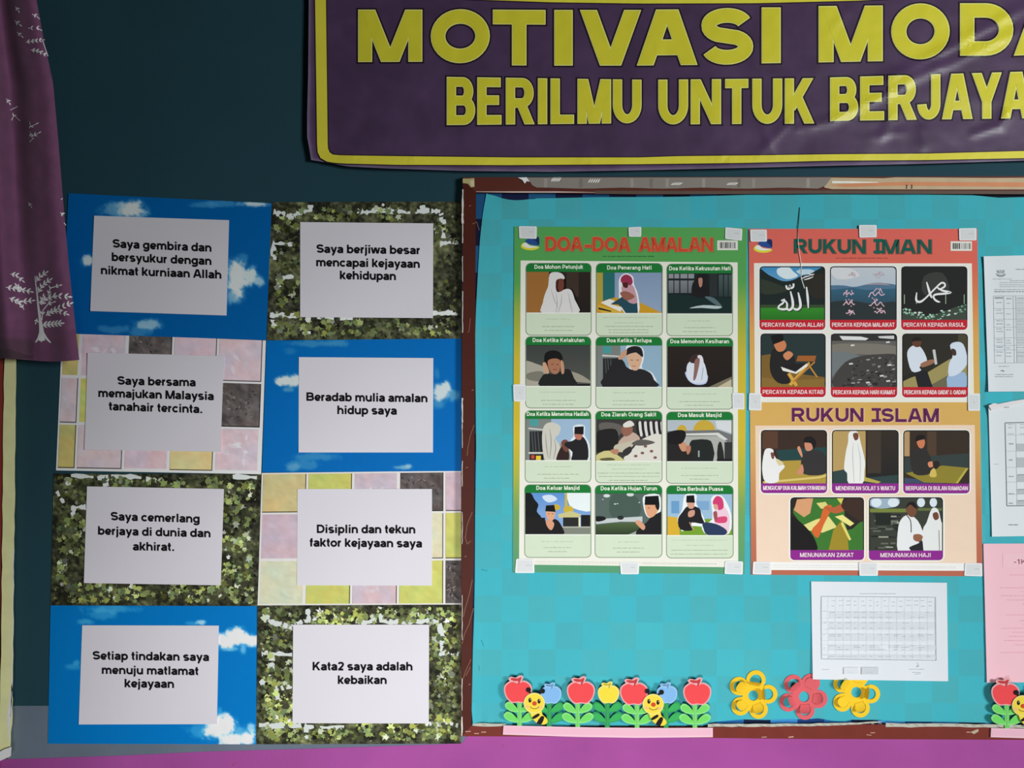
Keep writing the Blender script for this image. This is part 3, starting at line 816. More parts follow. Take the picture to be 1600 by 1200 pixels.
# ---------------------------------------------------------------- banner
BAN_L, BAN_R = 480.0, 2250.0
def ban_left(y): return interp([(-80, 481), (0, 482.5), (120, 481.5), (180, 480), (214, 480), (236, 484), (252, 486.5)], y)
def ban_bot(x): return interp([(480, 250), (500, 253), (540, 260), (600, 263), (720, 267), (860, 268.5), (1000, 266), (1160, 262.5), (1300, 259), (1440, 256), (1600, 251), (2250, 236)], x)
def ridge(x, y, x0, y0, x1, y1, h, s):
    dx, dy = x1 - x0, y1 - y0; L = math.hypot(dx, dy)
    t_ = ((x - x0) * dx + (y - y0) * dy) / (L * L); d = ((x - x0) * dy - (y - y0) * dx) / L
    e = max(0, min(1, t_ * 5)) * max(0, min(1, (1 - t_) * 5)) if 0 < t_ < 1 else 0
    return .55 * h * e * math.exp(-(d / s) ** 2)
RIDGES = [(1640, -10, 1340, 150, .0065, 9), (1640, 25, 1240, 215, .0045, 8), (1480, 95, 1400, 130, .004, 7), (1245, 180, 1180, 245, .004, 6), (1190, 190, 1212, 245, .003, 6), (1230, 205, 1290, 190, .003, 5), (1400, 170, 1372, 225, .003, 7), (1580, 170, 1555, 205, .006, 7),
          (1510, 214, 1560, 196, .004, 5), (1440, 190, 1445, 240, .003, 8), (690, 100, 610, 150, .0018, 9), (760, 205, 700, 215, .002, 10), (520, 225, 560, 245, .0015, 10), (1350, 215, 1420, 205, .0025, 6), (1290, 60, 1330, 10, .002, 8), (640, 225, 660, 262, .0025, 8), (905, 225, 930, 262, .002, 9), (1120, 236, 1150, 262, .0025, 7), (1025, 20, 1000, 180, .0012, 25)]
def ban_off(x, y):
    o = .0015 * math.sin(x * .011 + 1) * (1 + (y - 60) / 220) + .0022 * fbm(x, y, .006, 3, 3) + .0007 * fbm(x, y, .03, 2, 8)
    for r in RIDGES: o += ridge(x, y, *r)
    b = max(0, (y - 225) / 40)
    o += .004 * b * b * (.6 + .4 * math.sin(x * .035))
    l = max(0, (505 - x) / 25)
    o += .004 * l * l
    return o
t = thing('banner', 'purple vinyl banner with big yellow capital letters across the top', 'banner', W(1200, 262, .014))
BE = E_at(980, 120)
mb = MB(BE, .014, ban_off)
def ban_P(u, v):
    x = lerp(BAN_L, BAN_R, u); y = lerp(-70, ban_bot(x), v)
    k = max(0, 1 - u * 14)
    return x + (ban_left(y) - BAN_L) * k, y
def ban_cf(u, v, x, y):
    # the print grows paler and greyer along the unprinted welt at the lower and left margin
    m = (58, 42, 65)
    if x < ban_left(y) + 3.0 or y > ban_bot(x) - 2.2: m = (92, 80, 100)
    elif y > ban_bot(x) - 9 or x < ban_left(y) + 9: m = (66, 50, 74)
    n = 1 + .10 * fbm(x, y, .02, 3, 11)
    return tuple(c * n for c in m)
mb.grid(ban_P, 320, 62, ban_cf, 0, .0006, (110, 100, 120))
mb.build('vinyl_sheet', VINYL, t)
# printed yellow frame line with its thin dark outline
def ban_line(pts_out, pts_in, rgb, lift, grow=0):
    for i in range(len(pts_out) - 1): mb.poly([pts_out[i], pts_out[i + 1], pts_in[i + 1], pts_in[i]], rgb, lift)
mb = MB(BE, .014, ban_off)
lo_o = [(x, interp([(520, 255), (620, 257.5), (800, 258), (1000, 256.5), (1160, 254.5), (1300, 251), (1450, 250), (1600, 247), (2250, 233)], x)) for x in range(540, 2240, 12)]
lo_i = [(x, interp([(520, 242.5), (620, 244), (800, 246), (1000, 246), (1060, 244), (1200, 242.5), (1300, 241), (1450, 240), (1600, 236), (2250, 222)], x)) for x in range(540, 2240, 12)]
out = [(491.5, -70)] + [(lerp(491.5, 495.5, k / 20), lerp(-60, 225, k / 20)) for k in range(21)] + [(496.5, 238), (501, 247), (511, 252.5), (524, 254.5)] + lo_o
inn = [(508.5, -70)] + [(lerp(508.5, 512, k / 20), lerp(-60, 225, k / 20)) for k in range(21)] + [(512.5, 232), (515, 238), (520, 241.5), (530, 242.5)] + lo_i
gr = lambda P_, s_: [(x + (-1.6 * s_ if x < 530 else 0), y + (1.6 * s_ if x >= 500 else 0)) for x, y in P_]
ban_line(gr(out, 1), gr(inn, -1), (34, 22, 34), .0009)
ban_line(out, inn, (172, 164, 50), .0014)
to = [(x, interp([(486, -36), (740, -14), (860, -10), (1100, -8), (1380, -12), (2250, -40)], x)) for x in range(500, 2240, 12)]
ti = [(x, interp([(486, -22), (735, -1), (860, 3.5), (1000, 5.5), (1180, 5), (1340, 1), (1500, -8), (2250, -26)], x)) for x in range(500, 2240, 12)]
ban_line([(x, y - 1.5) for x, y in to], [(x, y + 1.6) for x, y in ti], (34, 22, 34), .0009)
ban_line(to, ti, (172, 166, 50), .0014)
mb.build('border_line', VINYL, t)
def ban_word(s_, xl, yl, xr, yr, cl, cr, w, col=(166, 160, 40), tr=0.0):
    mb = MB(BE, .014, ban_off)
    g = 2.6 / cl
    text(mb, s_, (xl, yl), (xr, yr), cl, (28, 18, 26), .0006, w, cr, grow=g, maxlen=10, track=tr)
    text(mb, s_, (xl, yl), (xr, yr), cl, (188, 182, 108), .0010, w, cr, maxlen=10, track=tr)
    text(mb, s_, (xl, yl), (xr, yr), cl, col, .0014, w, cr, grow=-1.3 / cl, maxlen=10, track=tr)
    mb.build('lettering', VINYL, t)
for a in (('M', 559.5, 97, 660, 96.5, 82, 81.5), ('O', 673, 99.5, 765.5, 98, 85, 84), ('T', 770, 102, 852.5, 102.5, 87, 87), ('I', 866, 102.5, 895, 102.5, 87, 87), ('V', 906, 102.5, 1002, 102.5, 87, 87), ('A', 995, 102.5, 1090, 101.5, 87.5, 87), ('S', 1096, 102, 1177, 100, 89, 88), ('I', 1190, 99, 1220, 98.5, 87.5, 87),
          ('M', 1279, 97.5, 1379.5, 95.5, 88, 87), ('O', 1392.5, 93.5, 1484, 92, 88, 87), ('D', 1500, 87, 1583.5, 87, 82, 82), ('A', 1584, 87, 1680, 83, 83, 83)):
    s_, xl, yl, xr, yr, cl, cr = a
    wd = {'M': .27, 'O': .27, 'T': .265, 'I': .34, 'V': .29, 'A': .285, 'S': .26, 'D': .275}[s_]
    ban_word(s_, xl, yl, xr, yr, cl, cr, wd)
for a in (('BERILMU', 698, 195.5, 1002.5, 192.5, 75.5, 68), ('UNTUK', 1028.5, 194.5, 1272.5, 193, 70, 71), ('BERJAYA', 1297, 189, 1612, 184.5, 68, 73)):
    ban_word(*a, .205, tr=.13)

# ---------------------------------------------------------------- notice board
board = t = thing('notice_board', 'brown framed notice board lined with turquoise paper, filling the right of the wall', 'notice board', W(1450, 1150, 0))
FE = E_at(730, 640)
BROWN = (73, 31, 23)
mb = MB(E_at(1100, 700))
mb.slab([(738, 296), (2300, 296), (2300, 1140), (734, 1140)], (52, 40, 36), .0, .0082)
mb.build('backboard', GLOSSPAINT, t)
OUT_L = [(723, 277), (722.5, 400), (722, 520), (721, 700), (721, 860), (721, 1000), (720.5, 1100), (722, 1150.5)]
IN_L = [(744, 301), (743, 400), (742.5, 520), (741.5, 700), (740.5, 860), (737.5, 1000), (737, 1100), (736.5, 1134)]
mb = MB(FE)
mb.slab(OUT_L[::-1] + IN_L, BROWN, 0, .020)
# chipped paint along the outer arris, scratches, a paint chip at the corner
for y0, y1, w_ in ((296, 334, 2.6), (334, 349, 3.4), (349, 380, 1.4), (400, 440, 1.0), (455, 520, 1.3), (622, 660, 2.8), (660, 700, 1.2), (720, 760, 1.0), (800, 850, 1.0), (930, 1000, 1.0), (1060, 1110, 1.2), (1120, 1150, 2.2)):
    n = max(3, int((y1 - y0) / 6))
    mb.stroke([(722.8 - (y0 - 277) / 870 * 1.2 + rng.uniform(-.2, .5), lerp(y0, y1, i / n)) for i in range(n + 1)], w_, (206, 198, 190), .0203, taper=[rng.uniform(.5, 1.2) for _ in range(n + 1)])
mb.poly([(723, 279), (733, 279), (741, 278), (741.5, 292), (736, 293), (731, 287), (723, 286)], (168, 160, 110), .0203)
mb.poly([(734, 283), (741, 281), (741, 291), (736, 292)], (200, 186, 150), .0205)
for pts in ([(741, 664), (735, 680), (731, 700), (730, 712)], [(738, 906), (733, 930), (727, 950), (724, 964)], [(740, 950), (733, 975), (726, 990), (722, 1006)], [(738, 800), (730, 820), (727, 840), (730, 850), (736, 845)], [(736, 1030), (727, 1050), (724, 1060)], [(735, 1042), (728, 1056)],
            [(738, 350), (745, 347), (749, 360)], [(735, 497), (733, 516), (731, 520)]):
    mb.stroke(pts, .9, (132, 96, 76), .0203)
for x, y in ((733, 322), (728, 731), (726, 870), (737, 610), (732, 1070)):
    mb.stroke([(x, y), (x + 3, y - 1)], .8, (170, 120, 110), .0203)
mb.build('frame_rail', GLOSSPAINT, t)['label'] = 'brown left rail with chipped paint'
mb = MB(E_at(1160, 290))
mb.slab([(723, 277), (1000, 276.5), (1300, 276), (1600, 275), (2300, 274), (2300, 300), (1600, 303), (1300, 302.5), (1000, 304), (860, 301.5), (744, 301)], (74, 36, 28), 0, .020)
mb.stroke([(744, 299.5), (800, 300), (870, 300), (930, 300.5)], 1.6, (176, 158, 150), .0203, taper=[.4, 1.2, 1.2, .3])  # pale highlight line painted along the rail's lower edge
mb.stroke([(930, 300.5), (1100, 301), (1300, 300), (1600, 301), (2300, 299)], 5.0, (78, 64, 56), .0203)  # dark shadow line painted in along the underside of the rail
mb.build('frame_rail', GLOSSPAINT, t)
# cloth tape on the top rail, then bare stripped wood further right
mb = MB(E_at(1060, 285))
pts = [(824, 277.5), (828, 283), (831, 289), (838, 293)] + [(x, 294 + .8 * math.sin(x * .05)) for x in range(860, 1290, 22)] + [(1290, 290), (1296, 282), (1300, 277)]
mb.slab(pts, (112, 106, 100), .0201, .0212)
for x, y, L in ((868, 281, 14), (928, 283, 18), (1055, 292, 14), (1142, 292, 14)):
    for k in range(5):
        mb.poly(leaf_shape(x - L / 2 + k * L / 5, min(289, y + 3), 9, 2.4, -1.0 if y < 290 else -.45), (186, 184, 180), .0214)
for x, c in ((850, 124), (905, 100), (985, 126), (1015, 98), (1040, 126), (1097, 128), (1152, 96), (1175, 124), (1260, 128)):
    mb.rect(x, 279, x + 5, 293, (c, c - 5, c - 10), .02125)
mb.build('cloth_tape', CLOTH, t)
mb = MB(E_at(1060, 285))
mb.slab([(809, 277.5), (823, 277), (828, 284), (823, 283), (820, 287), (816, 281)], (214, 206, 196), .0201, .0225)
mb.build('torn_paper', PAPER, t)
mb = MB(E_at(1450, 287))
mb.slab([(1288, 280), (1300, 277.5), (1380, 278.5), (1400, 277), (1545, 278), (1560, 278), (1700, 277), (2290, 276), (2290, 291), (1600, 296), (1450, 296), (1300, 295.5), (1288, 293)], (172, 152, 122), .0201, .0208)
mb.poly([(1296, 289), (1330, 286.5), (1420, 284), (1600, 285), (2280, 281), (2280, 285), (1600, 292), (1400, 290), (1320, 292)], (186, 124, 88), .0211)
mb.stroke([(1300, 284.5), (1330, 284.8), (1372, 285)], 3.2, (224, 214, 200), .0213, taper=[1, 1, .3])
for x0 in (1415.5, 1423.5): mb.stroke([(x0, 289), (x0 + 1.5, 289.4), (x0 + 1, 295)], 1.4, (70, 50, 34), .0214)
mb.build('stripped_wood', GLOSSPAINT, t)['label'] = 'pale stripped length of the top rail'
mb = MB(E_at(1160, 1144))
top_b = [(736.5, 1134), (790, 1135), (900, 1136), (1112, 1136), (1160, 1136), (1300, 1131.5), (1380, 1132), (1500, 1134), (1600, 1136), (2300, 1139)]
mb.slab(top_b + [(2300, 1158), (1600, 1156), (1375, 1155), (1240, 1154.5), (1112, 1153), (900, 1151), (722, 1150.5)], (124, 54, 44), 0, .020)
for x, y in ((752, 1152 - 8), (741, 1146), (727, 1143), (1190, 1152), (1232, 1152), (1360, 1145), (1354, 1148), (1510, 1144), (1524, 1141)):
    mb.stroke([(x, y), (x + rng.uniform(3, 9), y + rng.uniform(-1, 1))], rng.uniform(1, 2.4), (196, 150, 136), .0203)
mb.poly([(1516, 1144), (1528, 1139), (1529, 1143), (1522, 1147)], (190, 176, 150), .0204)
mb.build('frame_rail', GLOSSPAINT, t)
def cstrip(a, b, n, y0, y1):
    mb = MB(E_at(1300, 1133))
    up = [(lerp(a, b, i / n), y0(lerp(a, b, i / n)) + rng.uniform(-.6, .6)) for i in range(n + 1)]
    dn = [(lerp(b, a, i / n), y1(lerp(b, a, i / n)) + rng.uniform(-.8, .8)) for i in range(n + 1)]
    mb.slab(up + dn, (192, 192, 178), .0201, .0208)
    for i in range(0, n):
        if rng.random() < .7:
            x = lerp(a, b, (i + .5) / n); mb.stroke([(x, y0(x) + 1.5), (x + 6, y0(x) + rng.uniform(2, 4))], 1.1, (150, 150, 140), .0210)
    mb.build('worn_edge', GLOSSPAINT, t)['label'] = 'pale worn edge of the bottom rail'
cstrip(738, 790, 5, lambda x: 1130.5, lambda x: 1134.5)
cstrip(1106, 1378, 22, lambda x: interp([(1106, 1131), (1200, 1131.5), (1300, 1130), (1386, 1127)], x), lambda x: interp([(1106, 1136), (1200, 1135.5), (1300, 1134), (1386, 1128.5)], x))
cstrip(1384, 1640, 20, lambda x: interp([(1380, 1130), (1500, 1131), (1640, 1134)], x), lambda x: interp([(1380, 1136), (1500, 1136), (1640, 1138)], x))

# older blue paper underneath, turquoise paper over it
SQ = 42.0
def sq_noise(i, j, s): return random.Random(i * 7919 + j * 104729 + s).uniform(-1, 1)
mb = MB(E_at(800, 600))
for i in range(37):
    for j in range(20):
        x0, y0 = 742 + i * SQ, 300 + j * SQ
        if i > 1 and 1 < j < 18: continue
        k = (i * 5 + j * 3) % 4
        c = ((30, 76, 118), (24, 30, 62), (34, 84, 124), (22, 28, 54))[k]
        if j >= 18: c = ((60, 130, 190), (30, 60, 110), (40, 100, 160), (24, 34, 60))[k]
        if i > 14 and j < 2: c = (24, 30, 40)
        mb.rect(max(740, x0), max(299, y0), x0 + SQ, min(1134, y0 + SQ), c, .0088)
mb.slab([(740, 299), (2296, 299), (2296, 1134), (738, 1134)], (40, 60, 90), .0083, .0086)
mb.build('backing_paper', CREPE, board)['label'] = 'older dark blue checked lining paper'
TL_EDGE = [(303, 760), (311, 758.5), (324, 756), (345, 753), (380, 749.5), (440, 746), (480, 744), (520, 742.5), (600, 743), (700, 744), (800, 742.5), (900, 742), (960, 741), (1010, 739), (1060, 738), (1110, 737), (1133, 739)]
TT_EDGE = [(757, 302), (774, 306), (785, 310), (800, 313), (818, 312.5), (835, 310), (870, 309.5), (940, 308), (1020, 308), (1060, 307.5), (1100, 306.5), (1180, 304), (1250, 304), (1330, 303.5), (1430, 303.5), (1520, 305), (1560, 309), (1600, 308), (2300, 305)]
TB_EDGE = [(737, 1133), (748, 1131), (760, 1132), (790, 1134), (1100, 1134), (1116, 1128), (1160, 1124), (1200, 1125), (1232, 1123.5), (1260, 1124), (1280, 1122), (1298, 1126), (1322, 1128), (1330, 1124.5), (1366, 1125), (1400, 1127), (1480, 1128), (1600, 1131), (2300, 1131)]
def paper_off(x, y):
    o = .0006 * fbm(x, y, .012, 3, 21) + .0005
    l = max(0, 1 - (x - interp(TL_EDGE, y)) / 22)
    o += .0045 * l * l * (.5 + .5 * math.sin(y * .013))
    tp = max(0, 1 - (y - interp(TT_EDGE, x)) / 16)
    o += .003 * tp * tp * (.6 + .4 * math.sin(x * .04))
    b = max(0, 1 - (interp(TB_EDGE, x) - y) / 26) * max(0, 1 - (x - 737) / 80)
    o += .004 * b * (1 + math.sin(x * .3))
    return o
mb = MB(1.0, .0102, paper_off)
def paper_P(u, v):
    x = lerp(737, 2290, u); y = lerp(interp(TT_EDGE, x), interp(TB_EDGE, x), v)
    xl = interp(TL_EDGE, y)
    return lerp(xl, 2290, u), y
def paper_cf(u, v, x, y):
    i, j = math.floor((x - 784) / SQ), math.floor((y - 300.5) / SQ)
    b = (71, 181, 194) if (i + j) % 2 else (76, 176, 186)
    k = 1 + .014 * sq_noise(i, j, 1)
    h = 1.5 * sq_noise(i, j, 2)
    return (b[0] * k + h, b[1] * k, b[2] * k - h)
# crisp squares: every cell of the lattice has corners of its own
STEP = SQ / 4
xs = [784 - 2 * SQ + STEP * k for k in range(int((2290 - 700) / STEP))]
ys = [300.5 + STEP * k for k in range(int(840 / STEP))]
def paper_pt(x, y):
    y2 = min(max(y, interp(TT_EDGE, x)), interp(TB_EDGE, x))
    return max(x, interp(TL_EDGE, y2)), y2
for x0 in xs:
    for y0 in ys:
        cs = [paper_pt(x0, y0), paper_pt(x0 + STEP, y0), paper_pt(x0 + STEP, y0 + STEP), paper_pt(x0, y0 + STEP)]
        if cs[2][0] - cs[0][0] < .05 or cs[2][1] - cs[0][1] < .05: continue
        c = paper_cf(0, 0, x0 + STEP / 2, y0 + STEP / 2)
        ids = [mb.vert(p[0], p[1], 0, c) for p in cs]
        mb.face((ids[0], ids[3], ids[2], ids[1]))
for x, y, a, L in ((752, 890, .2, 10), (752, 1000, 1.2, 10), (748, 1040, 1.4, 8)):
    mb.stroke([(x, y), (x + L * math.cos(a), y + L * math.sin(a))], 1, (60, 140, 150), .0004)
mb.build('backing_paper', CREPE, board)['label'] = 'turquoise checked lining paper'
# a loose thread hanging down over the right-hand poster
def tube(name, pts, r, rgb_fn, mat, label, cat, px=None, ns=6):
    mb = MB(E_at(*px)); rings = []
    P3 = [W(x, y, o) for x, y, o in pts]
    for i, p in enumerate(P3):
        d = (P3[min(i + 1, len(P3) - 1)] - P3[max(i - 1, 0)]).normalized()
        a = d.cross(Vector((0, 1, 0))).normalized(); b = d.cross(a)
        rings.append([mb.vert3(p + r * (math.cos(2 * math.pi * k / ns) * a + math.sin(2 * math.pi * k / ns) * b), rgb_fn(i / (len(P3) - 1))) for k in range(ns)])
    for r0, r1 in zip(rings, rings[1:]):
        for k in range(ns): mb.face((r0[k], r0[(k + 1) % ns], r1[(k + 1) % ns], r1[k]), True)
    mb.face(rings[0]); mb.face(rings[-1])
    return tag(mb.build(name, mat), label, cat)
pts = [(1249.5, 324, .0118), (1248, 345, .0125), (1246.5, 360, .0135), (1247, 378, .0150), (1249, 395, .0150), (1251, 408, .0145), (1252.5, 424, .0140), (1252, 432, .0140)]
tube('thread', pts, .0008, lambda t_: (46, 60, 60) if t_ < .33 else (228, 210, 200), CLOTH, 'thin loose thread hanging over the title of the red poster', 'thread', (1250, 380))  # pale length is glare painted onto the dark thread

# ---------------------------------------------------------------- the two posters
PB = .0128        # posters lie this far in front of the wall, on the turquoise paper
class Pic(MB):
    """a printed picture: every patch lies a hair above the last one; drawn in the enlargement's coordinates"""
    def __init__(s, e, tr, box=None, base=PB, lift=.0003):
        super().__init__(e, base, None, tr); s.k = lift; s.box = box
    def nx(s): s.k += .00001; return s.k
    def clipb(s, pts):
        if not s.box: return pts
        x0, y0, x1, y1 = s.box
        for ax, lim, sg in ((0, x0, 1), (0, x1, -1), (1, y0, 1), (1, y1, -1)):
            out = []
            for i in range(len(pts)):
                a, b = pts[i - 1], pts[i]
                fa, fb = sg * (a[ax] - lim), sg * (b[ax] - lim)
                if (fa >= 0) != (fb >= 0):
                    t_ = fa / (fa - fb); out.append((lerp(a[0], b[0], t_), lerp(a[1], b[1], t_)))
                if fb >= 0: out.append(b)
            pts = out
            if len(pts) < 3: return None
        return pts
    def P(s, rgb, *xy, sm=3, rgb2=None):
        pts = [(xy[i], xy[i + 1]) for i in range(0, len(xy), 2)]
        if sm: pts = smooth_loop(pts, sm)
        pts = s.clipb(pts)
        if pts: s.poly(pts, rgb, s.nx(), rgb2=rgb2)
    def F(s, rgb, *xy, rgb2=None): s.P(rgb, *xy, sm=0, rgb2=rgb2)
    def B(s, rgb, x0, y0, x1, y1, rgb2=None): s.F(rgb, x0, y0, x1, y0, x1, y1, x0, y1, rgb2=rgb2)
    def O(s, rgb, cx, cy, rx, ry, a0=0, a1=360):
        pts = s.clipb(ell(cx, cy, rx, ry, 16, a0, a1))
        if pts: s.poly(pts, rgb, s.nx())
    def S(s, rgb, w, *xy, taper=None):
        pts = [(xy[i], xy[i + 1]) for i in range(0, len(xy), 2)]
        if len(pts) > 2 and taper is not None:
            taper = [p[1] for p in smooth_open([(0, v) for v in taper])]
        pts = smooth_open(pts)
        k = s.nx()
        for q in ribbon(pts, w, 0, False, taper):
            q = s.clipb(q)
            if q: s.poly(q, rgb, k)
BLK, WHT = (30, 29, 31), (216, 218, 218)

def songkok_boy(d, x, y, s, flip=1, skin=(200, 150, 120), cloth=(36, 35, 37)):
    f = lambda *a: [x + a[i] * s * flip if i % 2 == 0 else y + a[i] * s for i in range(len(a))]
    d.F(BLK, *f(-28, 0, -24, -52, 24, -54, 28, 0))
    d.P(skin, *f(-24, -2, 24, -2, 23, 35, 5, 62, -14, 52, -25, 24))

def draw_1(d):   # white veil, tan and brown room
    d.B((152, 104, 52), 138, 357, 562, 628); d.B((46, 38, 33), 285, 357, 562, 628, (36, 30, 28)); d.B((62, 50, 42), 400, 357, 480, 520)
    d.P((24, 20, 20), 296, 372, 345, 362, 395, 392, 398, 470, 440, 470, 475, 560, 490, 628, 300, 628)
    d.P((212, 210, 208), 290, 372, 330, 358, 372, 370, 388, 402, 345, 412, 330, 440, 334, 480, 352, 490, 395, 470, 432, 478, 455, 540, 478, 632, 245, 632, 245, 560, 260, 500, 280, 450)
    d.P((112, 62, 48), 334, 412, 374, 402, 384, 440, 376, 478, 350, 487, 332, 460); d.P((70, 38, 32), 334, 412, 350, 412, 346, 450, 350, 486, 332, 462)
    for a in ((330, 490, 340, 560, 330, 628), (370, 500, 365, 560, 345, 628), (300, 470, 320, 540, 345, 590), (410, 490, 425, 560, 440, 628)): d.S((172, 172, 172), 6, *a, taper=[.3, 1, .6])
def draw_2(d):   # reading girl on the yellow mat
    d.B((128, 148, 178), 600, 362, 1025, 630, (140, 160, 185)); d.B((172, 152, 62), 600, 362, 640, 630); d.B((40, 104, 104), 640, 362, 718, 630)
    d.F((196, 148, 40), 600, 560, 720, 525, 870, 552, 1025, 625, 1025, 632, 600, 632); d.P((224, 226, 228), 748, 400, 790, 366, 838, 388, 845, 440, 872, 510, 876, 628, 785, 628, 750, 560, 745, 480)
    d.F((36, 72, 84), 690, 570, 775, 515, 830, 550, 866, 560, 870, 628, 790, 628, 764, 590, 740, 572)
    d.P((190, 148, 158), 766, 450, 830, 440, 858, 500, 864, 560, 815, 560, 772, 505); d.P((146, 92, 76), 755, 492, 800, 486, 850, 520, 800, 545, 765, 520)
    d.P((76, 36, 34), 768, 425, 805, 428, 800, 462, 775, 455); d.P((150, 48, 80), 760, 395, 790, 374, 826, 390, 836, 430, 812, 446, 800, 425, 762, 428)
    d.F((206, 170, 60), 608, 575, 700, 600, 765, 626, 640, 628, 606, 600); d.F(BLK, 610, 590, 700, 614, 690, 620, 612, 604)
    d.F((222, 222, 214), 625, 560, 682, 535, 722, 548, 690, 570, 766, 590, 757, 620, 690, 590)
def draw_3(d):   # dark room with window panes
    d.B((30, 38, 42), 1065, 366, 1487, 633, (22, 28, 30))
    for x0, x1 in ((1072, 1104), (1110, 1142), (1150, 1196), (1202, 1240)):
        d.B((138, 142, 146), x0, 370, x1, 400); d.B((124, 128, 132), x0, 414, x1, 496, (96, 102, 106))
    for x0, x1 in ((1402, 1430), (1437, 1462), (1468, 1487)): d.B((72, 88, 88), x0, 376, x1, 520, (44, 58, 58))
    d.B((44, 48, 48), 1342, 366, 1392, 520); d.F((24, 44, 42), 1065, 500, 1487, 530, 1487, 633, 1065, 633)
    d.P(BLK, 1230, 432, 1262, 400, 1270, 366, 1322, 366, 1330, 430, 1338, 510, 1300, 530, 1228, 510); d.P((176, 126, 110), 1268, 402, 1294, 400, 1292, 448, 1276, 456)
    d.P((86, 106, 112), 1310, 520, 1370, 528, 1424, 584, 1385, 575, 1340, 545); d.P((176, 192, 192), 1208, 596, 1300, 576, 1420, 585, 1392, 600, 1290, 594)
def draw_4(d):   # boy covering his ears
    d.B((62, 66, 64), 135, 105, 557, 373, (80, 82, 76)); d.P((164, 160, 146), 120, 215, 200, 225, 260, 260, 260, 373, 120, 373); d.P((150, 146, 130), 380, 270, 480, 290, 560, 340, 560, 352, 400, 330)
    d.P((120, 118, 106), 140, 290, 240, 275, 260, 340, 150, 330); d.B((26, 26, 26), 440, 358, 557, 373)
    d.P((34, 35, 35), 230, 375, 236, 312, 270, 288, 330, 292, 385, 262, 424, 266, 450, 320, 462, 375); d.P((24, 24, 25), 254, 200, 262, 155, 310, 136, 360, 152, 378, 200, 366, 240, 262, 240)
    d.P((164, 112, 84), 278, 205, 320, 190, 358, 202, 360, 250, 340, 290, 308, 288, 285, 255); d.P((194, 152, 122), 244, 222, 264, 218, 287, 280, 266, 290, 250, 262); d.P((186, 140, 110), 362, 206, 380, 214, 386, 280, 368, 288)
    d.S((70, 40, 30), 4, 300, 228, 316, 228); d.S((70, 40, 30), 4, 334, 230, 348, 230); d.S((110, 50, 44), 4, 312, 262, 336, 264)
def draw_5(d):   # boy scratching his head, shelves behind
    d.B((140, 170, 190), 600, 105, 1025, 379); d.B((118, 124, 120), 600, 105, 756, 379); d.B((70, 148, 148), 640, 108, 694, 156)
    d.F((196, 198, 194), 636, 165, 750, 172, 750, 180, 636, 176); d.B((40, 42, 44), 640, 188, 748, 322); d.B((196, 196, 190), 636, 322, 740, 334); d.B((34, 32, 34), 640, 338, 720, 379); d.B((196, 70, 50), 650, 345, 672, 370); d.B((220, 190, 60), 684, 345, 714, 376)
    for x in (656, 672, 690): d.S((96, 100, 100), 3, x, 190, x + 8, 320)
    d.P((214, 220, 224), 790, 120, 850, 104, 904, 124, 910, 190, 898, 255, 965, 285, 996, 379, 860, 379)
    d.P((38, 37, 40), 640, 379, 680, 260, 735, 186, 778, 210, 795, 245, 835, 264, 890, 258, 952, 285, 976, 330, 990, 379); d.P((206, 166, 136), 798, 165, 850, 152, 894, 178, 890, 222, 870, 264, 838, 266, 810, 230)
    d.P((34, 32, 35), 794, 168, 800, 125, 850, 108, 894, 124, 903, 182, 860, 152, 815, 160); d.P((190, 148, 120), 740, 190, 770, 142, 797, 134, 790, 178, 762, 196)
    for x in (822, 860): d.S((80, 50, 40), 4, x, 200, x + 16, 201)
    d.S((150, 80, 70), 4, 832, 240, 856, 241)
def draw_6(d):   # boy in white shirt, dark hall
    d.B((42, 35, 31), 1065, 112, 1487, 381, (34, 29, 27)); d.F((188, 178, 148), 1385, 381, 1487, 322, 1487, 381); d.F((120, 112, 92), 1330, 381, 1440, 330, 1487, 310, 1487, 326, 1390, 381)
    d.P((186, 194, 230), 1186, 275, 1200, 330, 1250, 362, 1318, 354, 1330, 300, 1300, 320); d.P((208, 214, 224), 1200, 222, 1240, 200, 1300, 208, 1326, 298, 1314, 345, 1250, 352, 1202, 330, 1190, 270)
    d.P((58, 44, 42), 1210, 192, 1240, 162, 1290, 168, 1302, 210, 1252, 222, 1216, 216); d.P((214, 214, 218), 1262, 174, 1290, 172, 1302, 212, 1280, 222); d.P((136, 100, 94), 1246, 200, 1276, 190, 1272, 240, 1252, 320, 1235, 332, 1240, 262)
    d.S((150, 160, 190), 5, 1300, 250, 1290, 330)
